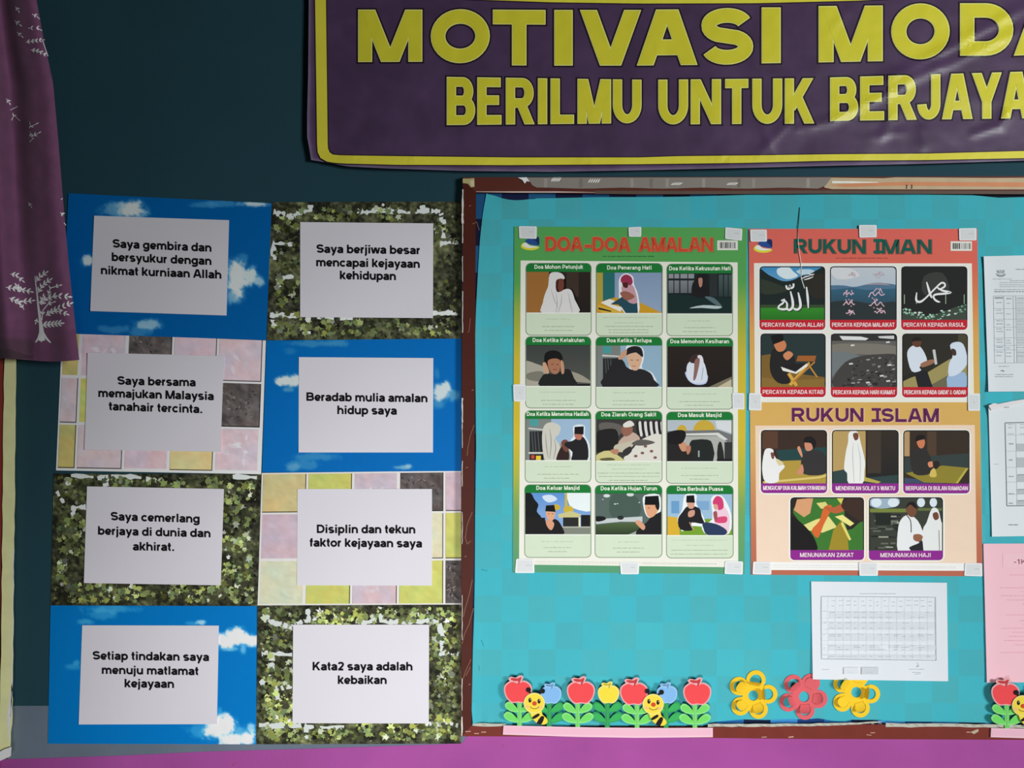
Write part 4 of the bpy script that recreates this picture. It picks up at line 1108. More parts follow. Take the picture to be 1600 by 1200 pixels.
def draw_7(d):   # veil and boy by the shelf
    d.B((150, 178, 202), 135, 588, 557, 861); d.B((122, 128, 124), 135, 588, 300, 861); d.B((74, 152, 150), 160, 590, 216, 634); d.F((200, 202, 196), 150, 645, 260, 656, 260, 664, 150, 654); d.B((40, 42, 44), 158, 668, 250, 806); d.B((200, 200, 192), 150, 806, 250, 816); d.B((36, 34, 34), 158, 820, 250, 861); d.B((196, 70, 50), 168, 826, 190, 850); d.B((222, 192, 60), 200, 830, 232, 858)
    for x in (172, 190, 212): d.S((110, 112, 112), 3, x, 670, x + 10, 804)
    d.P((216, 224, 228), 425, 735, 448, 700, 446, 634, 518, 630, 520, 695, 552, 755, 548, 866, 425, 866)
    d.P((150, 148, 136), 330, 870, 365, 740, 418, 785, 420, 870); d.P((198, 196, 184), 248, 645, 282, 612, 330, 616, 362, 642, 350, 690, 326, 716, 362, 780, 335, 870, 262, 870, 240, 740)
    for a in ((290, 650, 300, 740, 290, 850), (320, 720, 330, 780, 315, 850), (262, 680, 268, 760, 280, 840)): d.S((150, 150, 142), 7, *a, taper=[.3, 1, .5])
    d.P((52, 36, 36), 335, 866, 350, 800, 380, 760, 415, 800, 410, 866); d.P((112, 70, 62), 368, 736, 400, 724, 420, 760, 404, 806, 374, 780)
    d.P((35, 35, 38), 440, 732, 500, 700, 540, 760, 535, 866, 435, 866, 440, 806, 388, 762, 400, 740); d.P((174, 110, 94), 454, 680, 506, 682, 494, 724, 462, 718); d.F((28, 27, 29), 452, 686, 454, 640, 514, 636, 513, 690)
def draw_8(d):   # visiting the sick
    d.B((60, 58, 56), 597, 595, 1025, 865); d.P((96, 92, 88), 615, 620, 700, 612, 770, 640, 740, 700, 640, 690)
    for i, x in enumerate(range(856, 1020, 18)): d.P((210, 208, 204) if i % 2 else (40, 38, 38), x, 612, x + 20, 610, x + 30, 690, x + 12, 700, sm=2)
    d.P((186, 162, 146), 780, 700, 840, 676, 884, 722, 800, 752, 740, 750); d.P((142, 96, 80), 768, 640, 830, 636, 832, 680, 790, 704, 765, 680); d.P((214, 212, 204), 774, 622, 820, 598, 846, 630, 785, 644)
    d.P((34, 33, 33), 597, 700, 620, 662, 722, 655, 742, 720, 716, 782, 597, 806); d.P((186, 180, 160), 720, 760, 800, 740, 860, 730, 800, 800, 720, 800)
    d.P((212, 208, 198), 780, 866, 842, 780, 900, 720, 1025, 690, 1040, 866); d.P((92, 88, 84), 828, 752, 890, 722, 985, 742, 900, 764)
    for x, y in ((856, 832), (984, 842), (920, 768), (900, 812), (960, 800)): d.O((120, 90, 84), x, y, 12, 9)
    d.P((52, 50, 50), 770, 800, 820, 768, 830, 800, 790, 832); d.P((194, 188, 128), 597, 826, 680, 796, 784, 860, 780, 872, 597, 872); d.P((90, 86, 60), 620, 850, 690, 842, 720, 858, 640, 862); d.P((176, 126, 100), 690, 792, 742, 788, 736, 820, 704, 816)
def draw_9(d):   # entering the mosque
    d.B((172, 182, 188), 1065, 593, 1487, 867); d.O((192, 162, 60), 1307, 668, 74, 74); d.O((192, 162, 60), 1160, 668, 34, 42); d.F((206, 210, 212), 1380, 600, 1487, 600, 1487, 680, 1390, 650)
    d.F((110, 112, 112), 1065, 668, 1400, 660, 1487, 690, 1487, 760, 1400, 700, 1065, 704); d.F((206, 206, 200), 1180, 684, 1400, 678, 1462, 722, 1440, 728, 1390, 696, 1180, 696)
    d.F((168, 168, 162), 1180, 704, 1390, 700, 1487, 760, 1487, 867, 1180, 867); d.P((36, 40, 38), 1212, 870, 1212, 745, 1250, 724, 1330, 724, 1362, 756, 1364, 870, sm=2); d.P((40, 42, 42), 1394, 870, 1396, 760, 1420, 742, 1440, 870, sm=2); d.B((52, 52, 52), 1440, 740, 1487, 867); d.B((30, 30, 30), 1390, 850, 1487, 867)
    d.B((150, 160, 160), 1266, 796, 1276, 838)
    d.P((38, 36, 36), 1050, 870, 1055, 740, 1140, 756, 1212, 800, 1220, 870); d.P((196, 140, 110), 1138, 748, 1182, 742, 1194, 790, 1160, 800); d.P((176, 120, 96), 1186, 770, 1216, 764, 1216, 800, 1196, 822); d.P((30, 27, 28), 1050, 690, 1110, 664, 1172, 664, 1186, 700, 1152, 752, 1060, 744)
def draw_10(d):  # leaving the mosque
    d.B((90, 140, 200), 130, 127, 557, 401, (140, 170, 210)); d.P((222, 230, 236), 400, 120, 570, 120, 570, 245, 440, 225, 408, 170); d.P((200, 214, 228), 240, 150, 300, 140, 340, 170, 280, 190)
    d.P((24, 27, 28), 120, 127, 165, 127, 190, 170, 216, 205, 206, 250, 240, 300, 230, 410, 120, 410); d.B((30, 30, 30), 130, 290, 260, 401)
    d.F((192, 170, 64), 392, 127, 404, 127, 408, 225, 388, 225); d.O((196, 168, 54), 414, 238, 34, 26); d.O((190, 164, 54), 330, 222, 30, 20)
    d.F((192, 186, 130), 345, 268, 430, 246, 500, 270, 480, 288, 350, 292); d.B((40, 42, 42), 378, 288, 484, 352); d.F((220, 216, 184), 480, 286, 492, 286, 492, 354, 480, 354); d.B((30, 30, 32), 496, 272, 557, 352); d.F((122, 128, 116), 370, 350, 557, 350, 557, 401, 370, 401); d.B((170, 174, 160), 370, 348, 557, 356)
    d.P((30, 29, 31), 215, 405, 232, 332, 266, 308, 330, 300, 366, 340, 378, 405); d.P((214, 158, 122), 267, 246, 322, 248, 320, 290, 300, 314, 274, 296); d.P((206, 150, 120), 264, 312, 292, 303, 320, 330, 302, 372, 276, 352); d.F((22, 22, 24), 261, 248, 266, 210, 320, 206, 329, 252)
    for x in (280, 304): d.S((90, 50, 40), 4, x, 264, x + 10, 265)
def draw_11(d):  # rain prayer by the road
    d.B((84, 100, 95), 595, 132, 1025, 403); d.P((70, 88, 80), 700, 140, 860, 150, 880, 280, 700, 290)
    for x, y, r in ((665, 146, 22), (720, 200, 8), (736, 198, 6), (820, 138, 24), (880, 190, 6), (640, 170, 5)): d.O((200, 208, 206), x, y, r, r * .5)
    d.F((186, 192, 192), 595, 300, 900, 282, 900, 318, 760, 316, 595, 332); d.P((26, 28, 28), 595, 282, 650, 284, 656, 304, 600, 316); d.O((40, 44, 44), 756, 290, 22, 14); d.F((76, 96, 60), 595, 340, 700, 326, 880, 322, 880, 403, 595, 403, rgb2=(44, 56, 40)); d.F((150, 160, 150), 820, 396, 880, 370, 880, 403, 800, 403)
    d.P((222, 228, 228), 905, 205, 912, 144, 1010, 138, 1022, 215, 1012, 262, 960, 292, 925, 275); d.P((32, 32, 34), 862, 378, 930, 318, 960, 284, 1040, 256, 1040, 410, 880, 410); d.P((212, 156, 120), 920, 198, 1000, 205, 1000, 250, 962, 288, 930, 272); d.F((22, 22, 24), 914, 206, 918, 150, 1006, 145, 1013, 206); d.P((30, 28, 28), 985, 205, 1012, 205, 1006, 240, 992, 232)
    d.P((206, 150, 120), 852, 316, 880, 308, 918, 345, 906, 372, 870, 342); d.S((90, 50, 40), 4, 935, 226, 950, 227)
def draw_12(d):  # breaking the fast
    d.B((150, 182, 206), 1065, 135, 1490, 406); d.B((102, 150, 190), 1090, 180, 1142, 262); d.B((120, 160, 196), 1252, 180, 1340, 240); d.F((206, 166, 52), 1065, 280, 1142, 290, 1150, 406, 1065, 406); d.F((112, 152, 48), 1140, 300, 1490, 296, 1490, 406, 1146, 406)
    d.P((224, 230, 230), 1180, 140, 1254, 136, 1256, 200, 1300, 280, 1310, 345, 1220, 345, 1160, 380, 1130, 300, 1160, 240); d.P((224, 230, 230), 1352, 165, 1400, 140, 1440, 165, 1485, 270, 1470, 395, 1330, 406, 1290, 340, 1360, 300)
    d.P((34, 33, 36), 1164, 252, 1200, 214, 1272, 226, 1290, 282, 1304, 330, 1222, 322, 1232, 372, 1150, 368, 1134, 300); d.P((202, 152, 130), 1194, 186, 1240, 188, 1236, 226, 1206, 228); d.F((24, 24, 26), 1188, 190, 1190, 145, 1240, 142, 1246, 192); d.P((196, 146, 124), 1204, 250, 1242, 240, 1240, 276, 1204, 286); d.S((196, 150, 130), 6, 1210, 320, 1236, 372)
    d.P((226, 192, 206), 1380, 232, 1430, 210, 1472, 280, 1462, 392, 1400, 362, 1368, 300); d.P((206, 72, 112), 1380, 292, 1452, 282, 1450, 322, 1384, 322); d.P((44, 58, 88), 1300, 322, 1380, 330, 1452, 370, 1440, 404, 1330, 404, 1302, 362); d.P((202, 60, 110), 1364, 180, 1390, 147, 1426, 165, 1434, 224, 1400, 240, 1394, 206, 1368, 205); d.P((206, 156, 136), 1370, 202, 1394, 206, 1390, 236, 1372, 230); d.P((150, 80, 80), 1366, 256, 1390, 250, 1392, 300, 1376, 306)

def brow(d, x0, x1, y, h, seed, c=(128, 138, 112)): scribble(d, x0, x1, y, h, c, d.nx(), seed, 2.2)

K1 = .2375
CA, CB, CC = crop(790, 340, K1), crop(790, 515, K1), crop(790, 740, K1)
def poster_quad(q, n, tones, name, parent, e):
    P0 = quad(*q)
    mb = MB(e, PB)
    mb.grid(P0, 2, n, lambda u, v, x, y: interpc(tones, y), 0, .0003, (228, 228, 224), False)
    return mb
E1 = E_at(985, 625)
t1 = thing('wall_poster', 'green poster titled DOA-DOA AMALAN with twelve captioned pictures', 'poster', W(985, 897, PB), 'religion class posters')
mb = poster_quad(((803.5, 354), (1167, 356), (1163.5, 897), (801.5, 894)), 60,
                 [(354, (84, 158, 84)), (440, (84, 156, 82)), (480, (140, 168, 70)), (560, (196, 176, 56)), (680, (204, 180, 52)), (740, (170, 174, 66)), (800, (112, 156, 92)), (896, (84, 148, 112))], 'sheet', t1, E1)
mb.poly([(813.5, 407), (1152.5, 410), (1153.5, 886.5), (811, 882)], (224, 224, 212), .0002)
mb.build('sheet', POSTER, t1)
d = Pic(E1, CA)
x_ = [(258, 'D', 1, 60), (328, 'O', 0, 60)]
def title(d, word, xl, yl, xr, yr, cap, rgb, dark, w, light=None, sh=(3, 3)):
    text(d, word, (xl + sh[0], yl + sh[1]), (xr + sh[0], yr + sh[1]), cap, dark, d.nx(), w, grow=.03, track=.05)
    if light: text(d, word, (xl, yl), (xr, yr), cap, light, d.nx(), w, grow=.03, track=.05)
    text(d, word, (xl, yl), (xr, yr), cap, rgb, d.nx(), w, track=.05)
title(d, 'DOA', 262, 218, 506, 220, 92, (198, 74, 48), (96, 40, 28), .19, (206, 120, 84), (2, 2))
title(d, '-', 520, 222, 562, 222, 96, (198, 74, 48), (96, 40, 28), .20, (214, 130, 92))
title(d, 'DOA', 572, 220, 820, 223, 92, (198, 74, 48), (96, 40, 28), .19, (206, 120, 84), (2, 2))
title(d, 'AMALAN', 876, 222, 1364, 223, 92, (198, 74, 48), (96, 40, 28), .19, (206, 120, 84), (2, 2))
d.build('title_lettering', POSTER, t1)
def emblem(e, T, x, y, parent, bp=PB):
    d = Pic(e, T, base=bp)
    d.P((214, 206, 60), x - 62, y + 22, x - 40, y - 4, x + 10, y + 20, x + 62, y + 28, x + 20, y + 46, x - 34, y + 42); d.P((222, 224, 216), x - 52, y + 14, x - 30, y - 4, x, y + 16, x + 55, y + 22, x + 10, y + 32, x - 28, y + 28)
    d.P((40, 74, 140), x - 32, y - 18, x + 10, y - 34, x + 54, y - 20, x + 58, y + 14, x + 20, y + 12, x - 16, y + 2); d.P((28, 44, 90), x + 10, y - 34, x + 56, y - 40, x + 58, y + 12, x + 40, y - 10)
    d.build('emblem', POSTER, parent)
def barcode(e, T, x0, y0, x1, y1, parent, seed):
    d = Pic(e, T); r_ = random.Random(seed)
    d.F((216, 216, 208), x0, y0, x1, y0, x1, y1, x0, y1)
    x = x0 + 14
    while x < x1 - 16:
        w_ = r_.choice((2, 4, 8)); c = 40 if x < x0 + (x1 - x0) * .45 else 110
        d.F((c, c, c), x, y0 + 12, x + w_, y0 + 12, x + w_, y1 - 12, x, y1 - 12); x += w_ + r_.choice((3, 4, 6))
    d.build('barcode', POSTER, parent)
emblem(E1, CA, 162, 168, t1)
barcode(E1, CA, 1392, 150, 1528, 214, t1, 3)
d = Pic(E1, CA); scribble(d, 640, 985, 255, 9, (44, 92, 48), d.nx(), 9, 3.5); d.build('small_print', POSTER, t1)
d = Pic(E1, CC); scribble(d, 190, 1390, 578, 5, (176, 176, 168), d.nx(), 10, 1.8, slope=.012); scribble(d, 190, 1390, 590, 5, (184, 184, 176), d.nx(), 12, 1.8, slope=.006); d.build('small_print', POSTER, t1)

PAN = [
 (CA, 135, 302, 562, 772, 357, 628, 'Doa Mohon Petunjuk', 190, 510, draw_1, ((270, 425, 668), (240, 452, 717), (255, 440, 742)), 'veiled figure in white'),
 (CA, 597, 303, 1030, 776, 362, 631, 'Doa Penerang Hati', 668, 960, draw_2, ((640, 985, 658), (715, 905, 692), (655, 970, 716), (675, 950, 738), (680, 940, 757)), 'girl reading on a yellow mat'),
 (CA, 1062, 307, 1492, 776, 367, 634, 'Doa Ketika Kekusutan Hati', 1076, 1480, draw_3, ((1195, 1360, 680), (1175, 1378, 724), (1165, 1385, 750)), 'dark room with windows'),
 (CB, 133, 48, 560, 514, 102, 374, 'Doa Ketika Ketakutan', 178, 518, draw_4, ((228, 460, 412), (232, 460, 466), (245, 445, 492)), 'boy covering his ears'),
 (CB, 595, 50, 1028, 518, 104, 380, 'Doa Ketika Terlupa', 666, 960, draw_5, ((708, 915, 416), (706, 916, 468), (704, 918, 494)), 'boy scratching his head'),
 (CB, 1062, 56, 1494, 522, 110, 382, 'Doa Memohon Kesiharan', 1084, 1470, draw_6, ((1162, 1390, 424), (1142, 1408, 474), (1178, 1365, 498)), 'boy in a white shirt'),
 (CB, 130, 535, 560, 1003, 588, 862, 'Doa Ketika Menerima Hadiah', 140, 546, draw_7, ((255, 440, 902), (208, 480, 952), (252, 428, 978)), 'boy facing a veiled woman'),
 (CB, 593, 538, 1028, 1006, 591, 867, 'Doa Ziarah Orang Sakit', 630, 990, draw_8, ((668, 950, 890), (700, 920, 918), (604, 1018, 944), (612, 1008, 966), (680, 938, 992)), 'visit at a sick bed'),
 (CB, 1060, 543, 1494, 1010, 595, 869, 'Doa Masuk Masjid', 1134, 1420, draw_9, ((1155, 1392, 912), (1155, 1398, 960), (1210, 1340, 984)), 'boy before an arched building'),
 (CC, 127, 75, 560, 550, 127, 402, 'Doa Keluar Masjid', 202, 486, draw_10, ((236, 445, 448), (250, 432, 487), (280, 402, 513)), 'boy with a domed building behind'),
 (CC, 590, 78, 1028, 550, 130, 404, 'Doa Ketika Hujan Turun', 626, 996, draw_11, ((740, 880, 450), (705, 912, 490), (732, 882, 516)), 'boy praying beside a road'),
 (CC, 1060, 80, 1496, 554, 133, 408, 'Doa Berbuka Puasa', 1128, 1430, draw_12, ((1100, 1455, 438), (1190, 1370, 472), (1090, 1460, 504), (1085, 1460, 530)), 'boy and girl sitting on grass'),
]
for (T, x0, y0, x1, y1, p0, p1, head, hx0, hx1, fn, lines, lb) in PAN:
    d = Pic(E1, T, base=PB)
    d.k = .00028
    d.poly(rrect(x0 - 4, y0 - 4, x1 + 4, y1 + 4, 34), (122, 138, 114), d.nx())
    d.poly(rrect(x0 + 1, y0 + 1, x1 - 1, y1 - 1, 30), (200, 214, 190), d.nx())
    hd = [p for p in rrect(x0, y0, x1, y1, 32)]
    hb = d.nx(); cl = d.box; d.box = (x0 - 10, y0 - 10, x1 + 10, p0); q_ = d.clipb(hd); d.poly(q_, (28, 116, 52), hb); d.box = cl
    for i, (a, b, y) in enumerate(lines):
        ar = i < (2 if len(lines) > 3 else 1)
        scribble(d, a, b, y, 9 if ar else 8, (160, 168, 142) if ar else (136, 146, 122), d.nx(), int(a + y), 2.2 if ar else 2.6)
    panel = d.build('picture_panel', POSTER, t1)
    d = Pic(E1, T, lift=.0004)
    text(d, head, (hx0, p0 - 20), (hx1, p0 - 20), 27, (226, 236, 214), d.nx(), .18, track=.06)
    d.build('heading_lettering', POSTER, panel)
    d = Pic(E1, T, (x0 + 3, p0, x1 - 3, p1 - 2), lift=.0004)
    d.rect(x0 + 2, p0, x1 - 2, p1, (40, 40, 40), d.nx()); fn(d)
    d.rect(x0 + 2, p1 - 3, x1 - 2, p1 + 3, (228, 232, 222), d.nx())
    o = d.build('photograph', POSTER, panel); o['label'] = 'printed picture of ' + lb

K2 = .240625
CD, CE, CF = crop(1160, 340, K2), crop(1160, 510, K2), crop(1160, 660, K2)
E2 = E_at(1350, 640)
t2 = thing('wall_poster', 'coral and tan poster titled RUKUN IMAN and RUKUN ISLAM with eleven pictures', 'poster', W(1352, 900, PB), 'religion class posters')
mb = poster_quad(((1170, 357.5), (1527, 357.5), (1535.5, 900.5), (1173.5, 898)), 60,
                 [(357, (210, 98, 88)), (415, (208, 100, 84)), (460, (204, 122, 78)), (520, (208, 156, 84)), (600, (206, 166, 88)), (700, (204, 162, 94)), (780, (190, 128, 84)), (850, (178, 104, 80)), (900, (172, 98, 78))], 'sheet', t2, E2)
mb.poly([(1178, 411), (1518.5, 411.5), (1522, 628.5), (1179.5, 628.5)], (222, 220, 208), .0002)
mb.poly([(1180, 665), (1523, 664), (1526, 880), (1182, 878)], (226, 200, 178), .0002)
mb.poly([(1182, 878), (1526, 880), (1527, 892), (1184, 890.5)], (226, 226, 222), .0002)
mb.build('sheet', POSTER, t2)
d = Pic(E2, CD)
title(d, 'RUKUN', 334, 230, 802, 234, 92, (24, 86, 74), (150, 70, 60), .22, None, (2, 2))
title(d, 'IMAN', 868, 234, 1230, 234, 92, (24, 86, 74), (150, 70, 60), .22, None, (2, 2))
d.B((22, 92, 80), 852, 138, 910, 160); d.B((22, 92, 80), 852, 214, 910, 234)
d.build('title_lettering', POSTER, t2)
d = Pic(E2, CE)
title(d, 'RUKUN', 320, 618, 788, 620, 90, (92, 36, 80), (226, 190, 140), .22, (216, 176, 140), (2, 2))
title(d, 'ISLAM', 868, 621, 1276, 622, 90, (92, 36, 80), (226, 190, 140), .22, (216, 176, 140), (2, 2))
d.B((92, 36, 84), 840, 530, 900, 548); d.B((92, 36, 84), 840, 602, 900, 621)
d.build('title_lettering', POSTER, t2)
emblem(E2, CD, 134, 182, t2)
barcode(E2, CD, 1352, 154, 1490, 216, t2, 5)
d = Pic(E2, CD); scribble(d, 608, 945, 263, 8, (150, 60, 50), d.nx(), 9, 3.2); d.build('small_print', POSTER, t2)
d = Pic(E2, CF); scribble(d, 190, 1390, 926, 5, (196, 190, 184), d.nx(), 10, 1.8, slope=.01); scribble(d, 190, 1380, 940, 5, (200, 194, 188), d.nx(), 12, 1.8, slope=.006); d.build('small_print', POSTER, t2)

def word_squiggle(d, x, y, s, seed, c):
    r_ = random.Random(seed)
    pts = []; X_ = x + s
    for i in range(9):
        pts += [X_ - s * 2 * i / 8, y + s * .22 * math.sin(i * 1.9 + seed) + (s * .2 if i in (0, 8) else 0)]
    d.S(c, 6, *pts)
    for k in range(3): d.S(c, 5, x + r_.uniform(-.6, .8) * s, y - s * .1, x + r_.uniform(-.6, .8) * s, y - s * r_.uniform(.5, .75))
    for k in range(2): d.O(c, x + r_.uniform(-.7, .7) * s, y + s * r_.choice((-.62, .5)), 4, 4)
def g_1(d):
    d.B((60, 136, 184), 110, 317, 540, 664, (150, 186, 210)); d.P((206, 220, 226), 230, 330, 300, 322, 330, 350, 360, 380, 290, 400, 230, 370); d.P((180, 204, 216), 350, 345, 430, 335, 470, 352, 390, 372)
    d.P((30, 40, 38), 90, 335, 170, 372, 260, 412, 330, 405, 380, 380, 440, 366, 560, 325, 560, 600, 90, 600); d.P((48, 56, 46), 110, 400, 220, 430, 300, 470, 180, 500, 110, 480); d.P((44, 42, 36), 400, 400, 560, 370, 560, 500, 460, 520)
    d.B((54, 74, 46), 110, 566, 540, 590); d.B((52, 132, 42), 110, 586, 540, 664, (40, 110, 36))
    w = (228, 230, 230)
    for sh, c in ((5, (24, 30, 26)), (0, w)):
        d.S(c, 15, 416 + sh, 450 + sh, 424 + sh, 520 + sh, 428 + sh, 588 + sh, taper=[.5, 1, .5])
        d.S(c, 16, 362 + sh, 486 + sh, 374 + sh, 540 + sh, 376 + sh, 580 + sh, 355 + sh, 598 + sh, 332 + sh, 590 + sh, taper=[.5, 1, 1, .9, .7])
        d.S(c, 16, 312 + sh, 478 + sh, 326 + sh, 540 + sh, 326 + sh, 580 + sh, 306 + sh, 600 + sh, 286 + sh, 590 + sh, taper=[.5, 1, 1, .9, .7])
        d.S(c, 14, 292 + sh, 592 + sh, 262 + sh, 596 + sh, 234 + sh, 588 + sh, 240 + sh, 572 + sh, 262 + sh, 556 + sh, 276 + sh, 536 + sh, taper=[.9, 1, .8, .8, .9, .5])
        d.S(c, 12, 276 + sh, 538 + sh, 290 + sh, 560 + sh, 288 + sh, 594 + sh, taper=[.6, 1, 1]); d.S(c, 10, 252 + sh, 540 + sh, 276 + sh, 530 + sh)
        d.S(c, 12, 284 + sh, 440 + sh, 290 + sh, 460 + sh, 304 + sh, 462 + sh, 308 + sh, 440 + sh, 314 + sh, 458 + sh, 330 + sh, 450 + sh, 332 + sh, 428 + sh)
    for a in ((380, 400, 410, 384, 440, 378), (400, 404, 430, 396, 460, 384), (420, 362, 450, 372, 466, 366)): d.S((226, 228, 226), 8, *a, taper=[.4, 1, .5])
    d.S((206, 210, 208), 5, 374, 330, 380, 380, 404, 460)
def g_2(d):
    d.B((186, 192, 198), 567, 317, 1003, 664, (150, 176, 196)); d.P((204, 206, 208), 567, 330, 700, 330, 760, 380, 620, 400); d.P((78, 112, 138), 550, 452, 650, 440, 720, 450, 780, 440, 850, 424, 920, 426, 1020, 450, 1020, 560, 550, 560); d.P((150, 140, 150), 800, 436, 850, 424, 920, 428, 960, 440, 880, 436)
    d.F((52, 96, 120), 567, 470, 720, 455, 800, 470, 1003, 460, 1003, 664, 567, 664, rgb2=(40, 46, 46)); d.P((44, 52, 54), 550, 560, 700, 540, 850, 560, 1020, 550, 1020, 680, 550, 680)
    for i, (x, y, s) in enumerate(((710, 372, 24), (886, 372, 36), (690, 494, 34), (872, 496, 52), (692, 556, 38), (872, 560, 50), (700, 618, 28), (892, 612, 36))):
        word_squiggle(d, x, y, s, i + 2, (214, 176, 188) if i > 1 else (176, 160, 168))
def g_3(d):
    d.B((34, 35, 34), 1030, 317, 1461, 664); d.P((56, 58, 54), 1180, 380, 1300, 360, 1340, 480, 1180, 500); d.P((60, 72, 62), 1020, 600, 1200, 640, 1470, 560, 1470, 680, 1020, 680); r_ = random.Random(8)
    for k in range(60):
        a = r_.uniform(0, 1); x = 1040 + 415 * a; y = 600 + 44 * math.sin(a * 3.0) * (1 if a < .6 else .6) + r_.uniform(-18, 22) - (50 * max(0, a - .55))
        d.O(r_.choice(((150, 196, 168), (200, 222, 206), (110, 160, 130))), x, y, r_.uniform(3, 11), r_.uniform(2, 7))
    for x in (1052, 1130, 1320, 1440): d.S((150, 176, 150), 5, x, 500, x, 560)
    w = (228, 228, 226)
    d.S(w, 14, 1196, 418, 1208, 460, 1222, 505, 1232, 522, taper=[.5, 1, 1, .5]); d.S(w, 13, 1132, 486, 1128, 530, 1140, 546, 1162, 544, 1190, 522, 1224, 488, 1262, 450, 1292, 424, 1312, 428, 1314, 446, 1290, 462, 1272, 466, taper=[.5, 1, 1.1, 1, .8, .8, .8, .9, .9, .9, .8, .5])
    d.S(w, 13, 1262, 452, 1300, 474, 1352, 486, 1310, 494, 1262, 498, 1242, 508, 1246, 528, 1266, 544, 1284, 548, taper=[.6, 1, .9, 1, 1, .9, .9, 1, .5])
def h_1(d):
    d.B((42, 54, 54), 117, 47, 540, 394); d.F((120, 92, 46), 117, 190, 180, 180, 300, 300, 540, 330, 540, 394, 117, 394); d.F((190, 130, 70), 117, 60, 160, 47, 117, 47); d.F((132, 104, 50), 117, 330, 300, 350, 540, 340, 540, 394, 117, 394); d.F((154, 92, 44), 360, 190, 480, 190, 470, 228, 350, 226)
    d.P((38, 36, 36), 185, 180, 215, 140, 290, 160, 335, 190, 340, 250, 300, 300, 310, 366, 230, 366, 180, 290); d.P((196, 124, 84), 205, 105, 262, 88, 286, 120, 268, 158, 226, 160); d.F((26, 25, 27), 182, 60, 262, 47, 268, 92, 200, 118); d.P((200, 130, 92), 264, 186, 300, 160, 330, 184, 290, 220)
    d.F((206, 158, 66), 290, 310, 310, 300, 360, 380, 345, 392); d.F((206, 158, 66), 300, 376, 430, 230, 440, 240, 318, 386); d.S((190, 130, 60), 10, 430, 250, 486, 330); d.S((176, 120, 56), 10, 470, 230, 330, 360)
    d.F((224, 222, 212), 250, 262, 345, 296, 418, 240, 425, 256, 350, 308, 262, 288); d.F((34, 32, 34), 262, 258, 350, 240, 412, 242, 346, 290)
def h_2(d):
    d.B((96, 94, 90), 573, 47, 1005, 394); d.P((120, 116, 106), 573, 120, 780, 110, 1005, 130, 1005, 190, 780, 180, 573, 170); d.P((110, 116, 118), 573, 170, 760, 190, 640, 260, 573, 330); r_ = random.Random(4)
    d.B((48, 48, 48), 573, 47, 1005, 94); d.F((212, 214, 212), 630, 62, 770, 66, 820, 78, 800, 90, 650, 88); d.F((200, 202, 200), 880, 64, 985, 60, 985, 82, 890, 76)
    d.P((66, 64, 62), 600, 400, 640, 260, 740, 200, 900, 180, 1015, 200, 1015, 400)
    for k in range(150):
        x = r_.uniform(585, 1000); y = r_.uniform(195, 392)
        if x < 760 - (y - 195) * .6: continue
        g = r_.choice((44, 52, 84, 104, 40, 74, 150)); L = r_.uniform(8, 26)
        d.P((g, g - 2, g - 4), x, y, x + L, y - r_.uniform(2, 8), x + L * 1.2, y + 4, x + L * .3, y + r_.uniform(4, 12), sm=0)
    for x, y in ((690, 240), (940, 248), (800, 362), (932, 352), (890, 318), (700, 120), (930, 100)): d.P((206, 208, 204), x, y, x + 24, y - 4, x + 30, y + 6, x + 4, y + 9, sm=0)
def h_3(d):
    d.B((46, 43, 36), 1037, 47, 1465, 394); d.B((70, 66, 46), 1400, 47, 1465, 200); d.F((152, 140, 88), 1040, 350, 1200, 300, 1350, 210, 1465, 230, 1465, 394, 1037, 394); d.F((104, 100, 78), 1200, 394, 1330, 320, 1465, 330, 1465, 394); d.F((40, 38, 34), 1037, 330, 1110, 290, 1180, 290, 1037, 360)
    d.F((34, 34, 38), 1112, 280, 1200, 290, 1236, 394, 1140, 394); d.P((206, 214, 224), 1085, 140, 1130, 120, 1170, 150, 1200, 230, 1150, 262, 1160, 286, 1100, 292, 1070, 190); d.P((96, 60, 46), 1100, 96, 1130, 76, 1162, 96, 1150, 132, 1116, 130); d.P((34, 30, 30), 1096, 100, 1115, 74, 1150, 72, 1160, 92, 1120, 96); d.P((150, 104, 80), 1160, 240, 1230, 214, 1246, 236, 1170, 266); d.F((188, 192, 190), 1234, 152, 1252, 150, 1266, 244, 1250, 250)
    d.P((150, 176, 206), 1336, 316, 1330, 394, 1320, 400, 1450, 400, 1446, 300); d.P((202, 212, 226), 1348, 122, 1392, 100, 1434, 116, 1458, 190, 1456, 250, 1400, 310, 1340, 320, 1342, 240, 1366, 190); d.P((70, 48, 44), 1356, 146, 1384, 152, 1388, 186, 1366, 186)
def i_1(d):
    d.B((58, 44, 38), 120, 50, 550, 396); d.B((86, 60, 46), 130, 50, 230, 170); d.F((38, 66, 66), 220, 180, 550, 160, 550, 260, 240, 250); d.F((168, 142, 62), 130, 396, 250, 250, 380, 246, 550, 330, 550, 396); d.F((206, 184, 110), 130, 384, 500, 350, 550, 334, 550, 350, 500, 364, 140, 396)
    d.P((52, 50, 50), 380, 260, 400, 200, 460, 180, 530, 200, 552, 300, 520, 340, 400, 336); d.P((196, 132, 104), 404, 130, 440, 126, 460, 160, 440, 184, 412, 180); d.P((30, 28, 30), 398, 128, 410, 96, 450, 92, 480, 130, 462, 176, 446, 136); d.P((204, 142, 112), 356, 170, 372, 156, 390, 210, 384, 226); d.P((196, 132, 104), 370, 300, 388, 270, 398, 316, 380, 340, 350, 326)
    d.P((222, 222, 220), 142, 190, 168, 168, 200, 178, 204, 210, 240, 260, 276, 286, 240, 330, 230, 386, 150, 388, 128, 300); d.P((110, 72, 58), 184, 196, 206, 202, 204, 236, 190, 232); d.P((206, 194, 150), 216, 236, 250, 250, 268, 270, 236, 280)
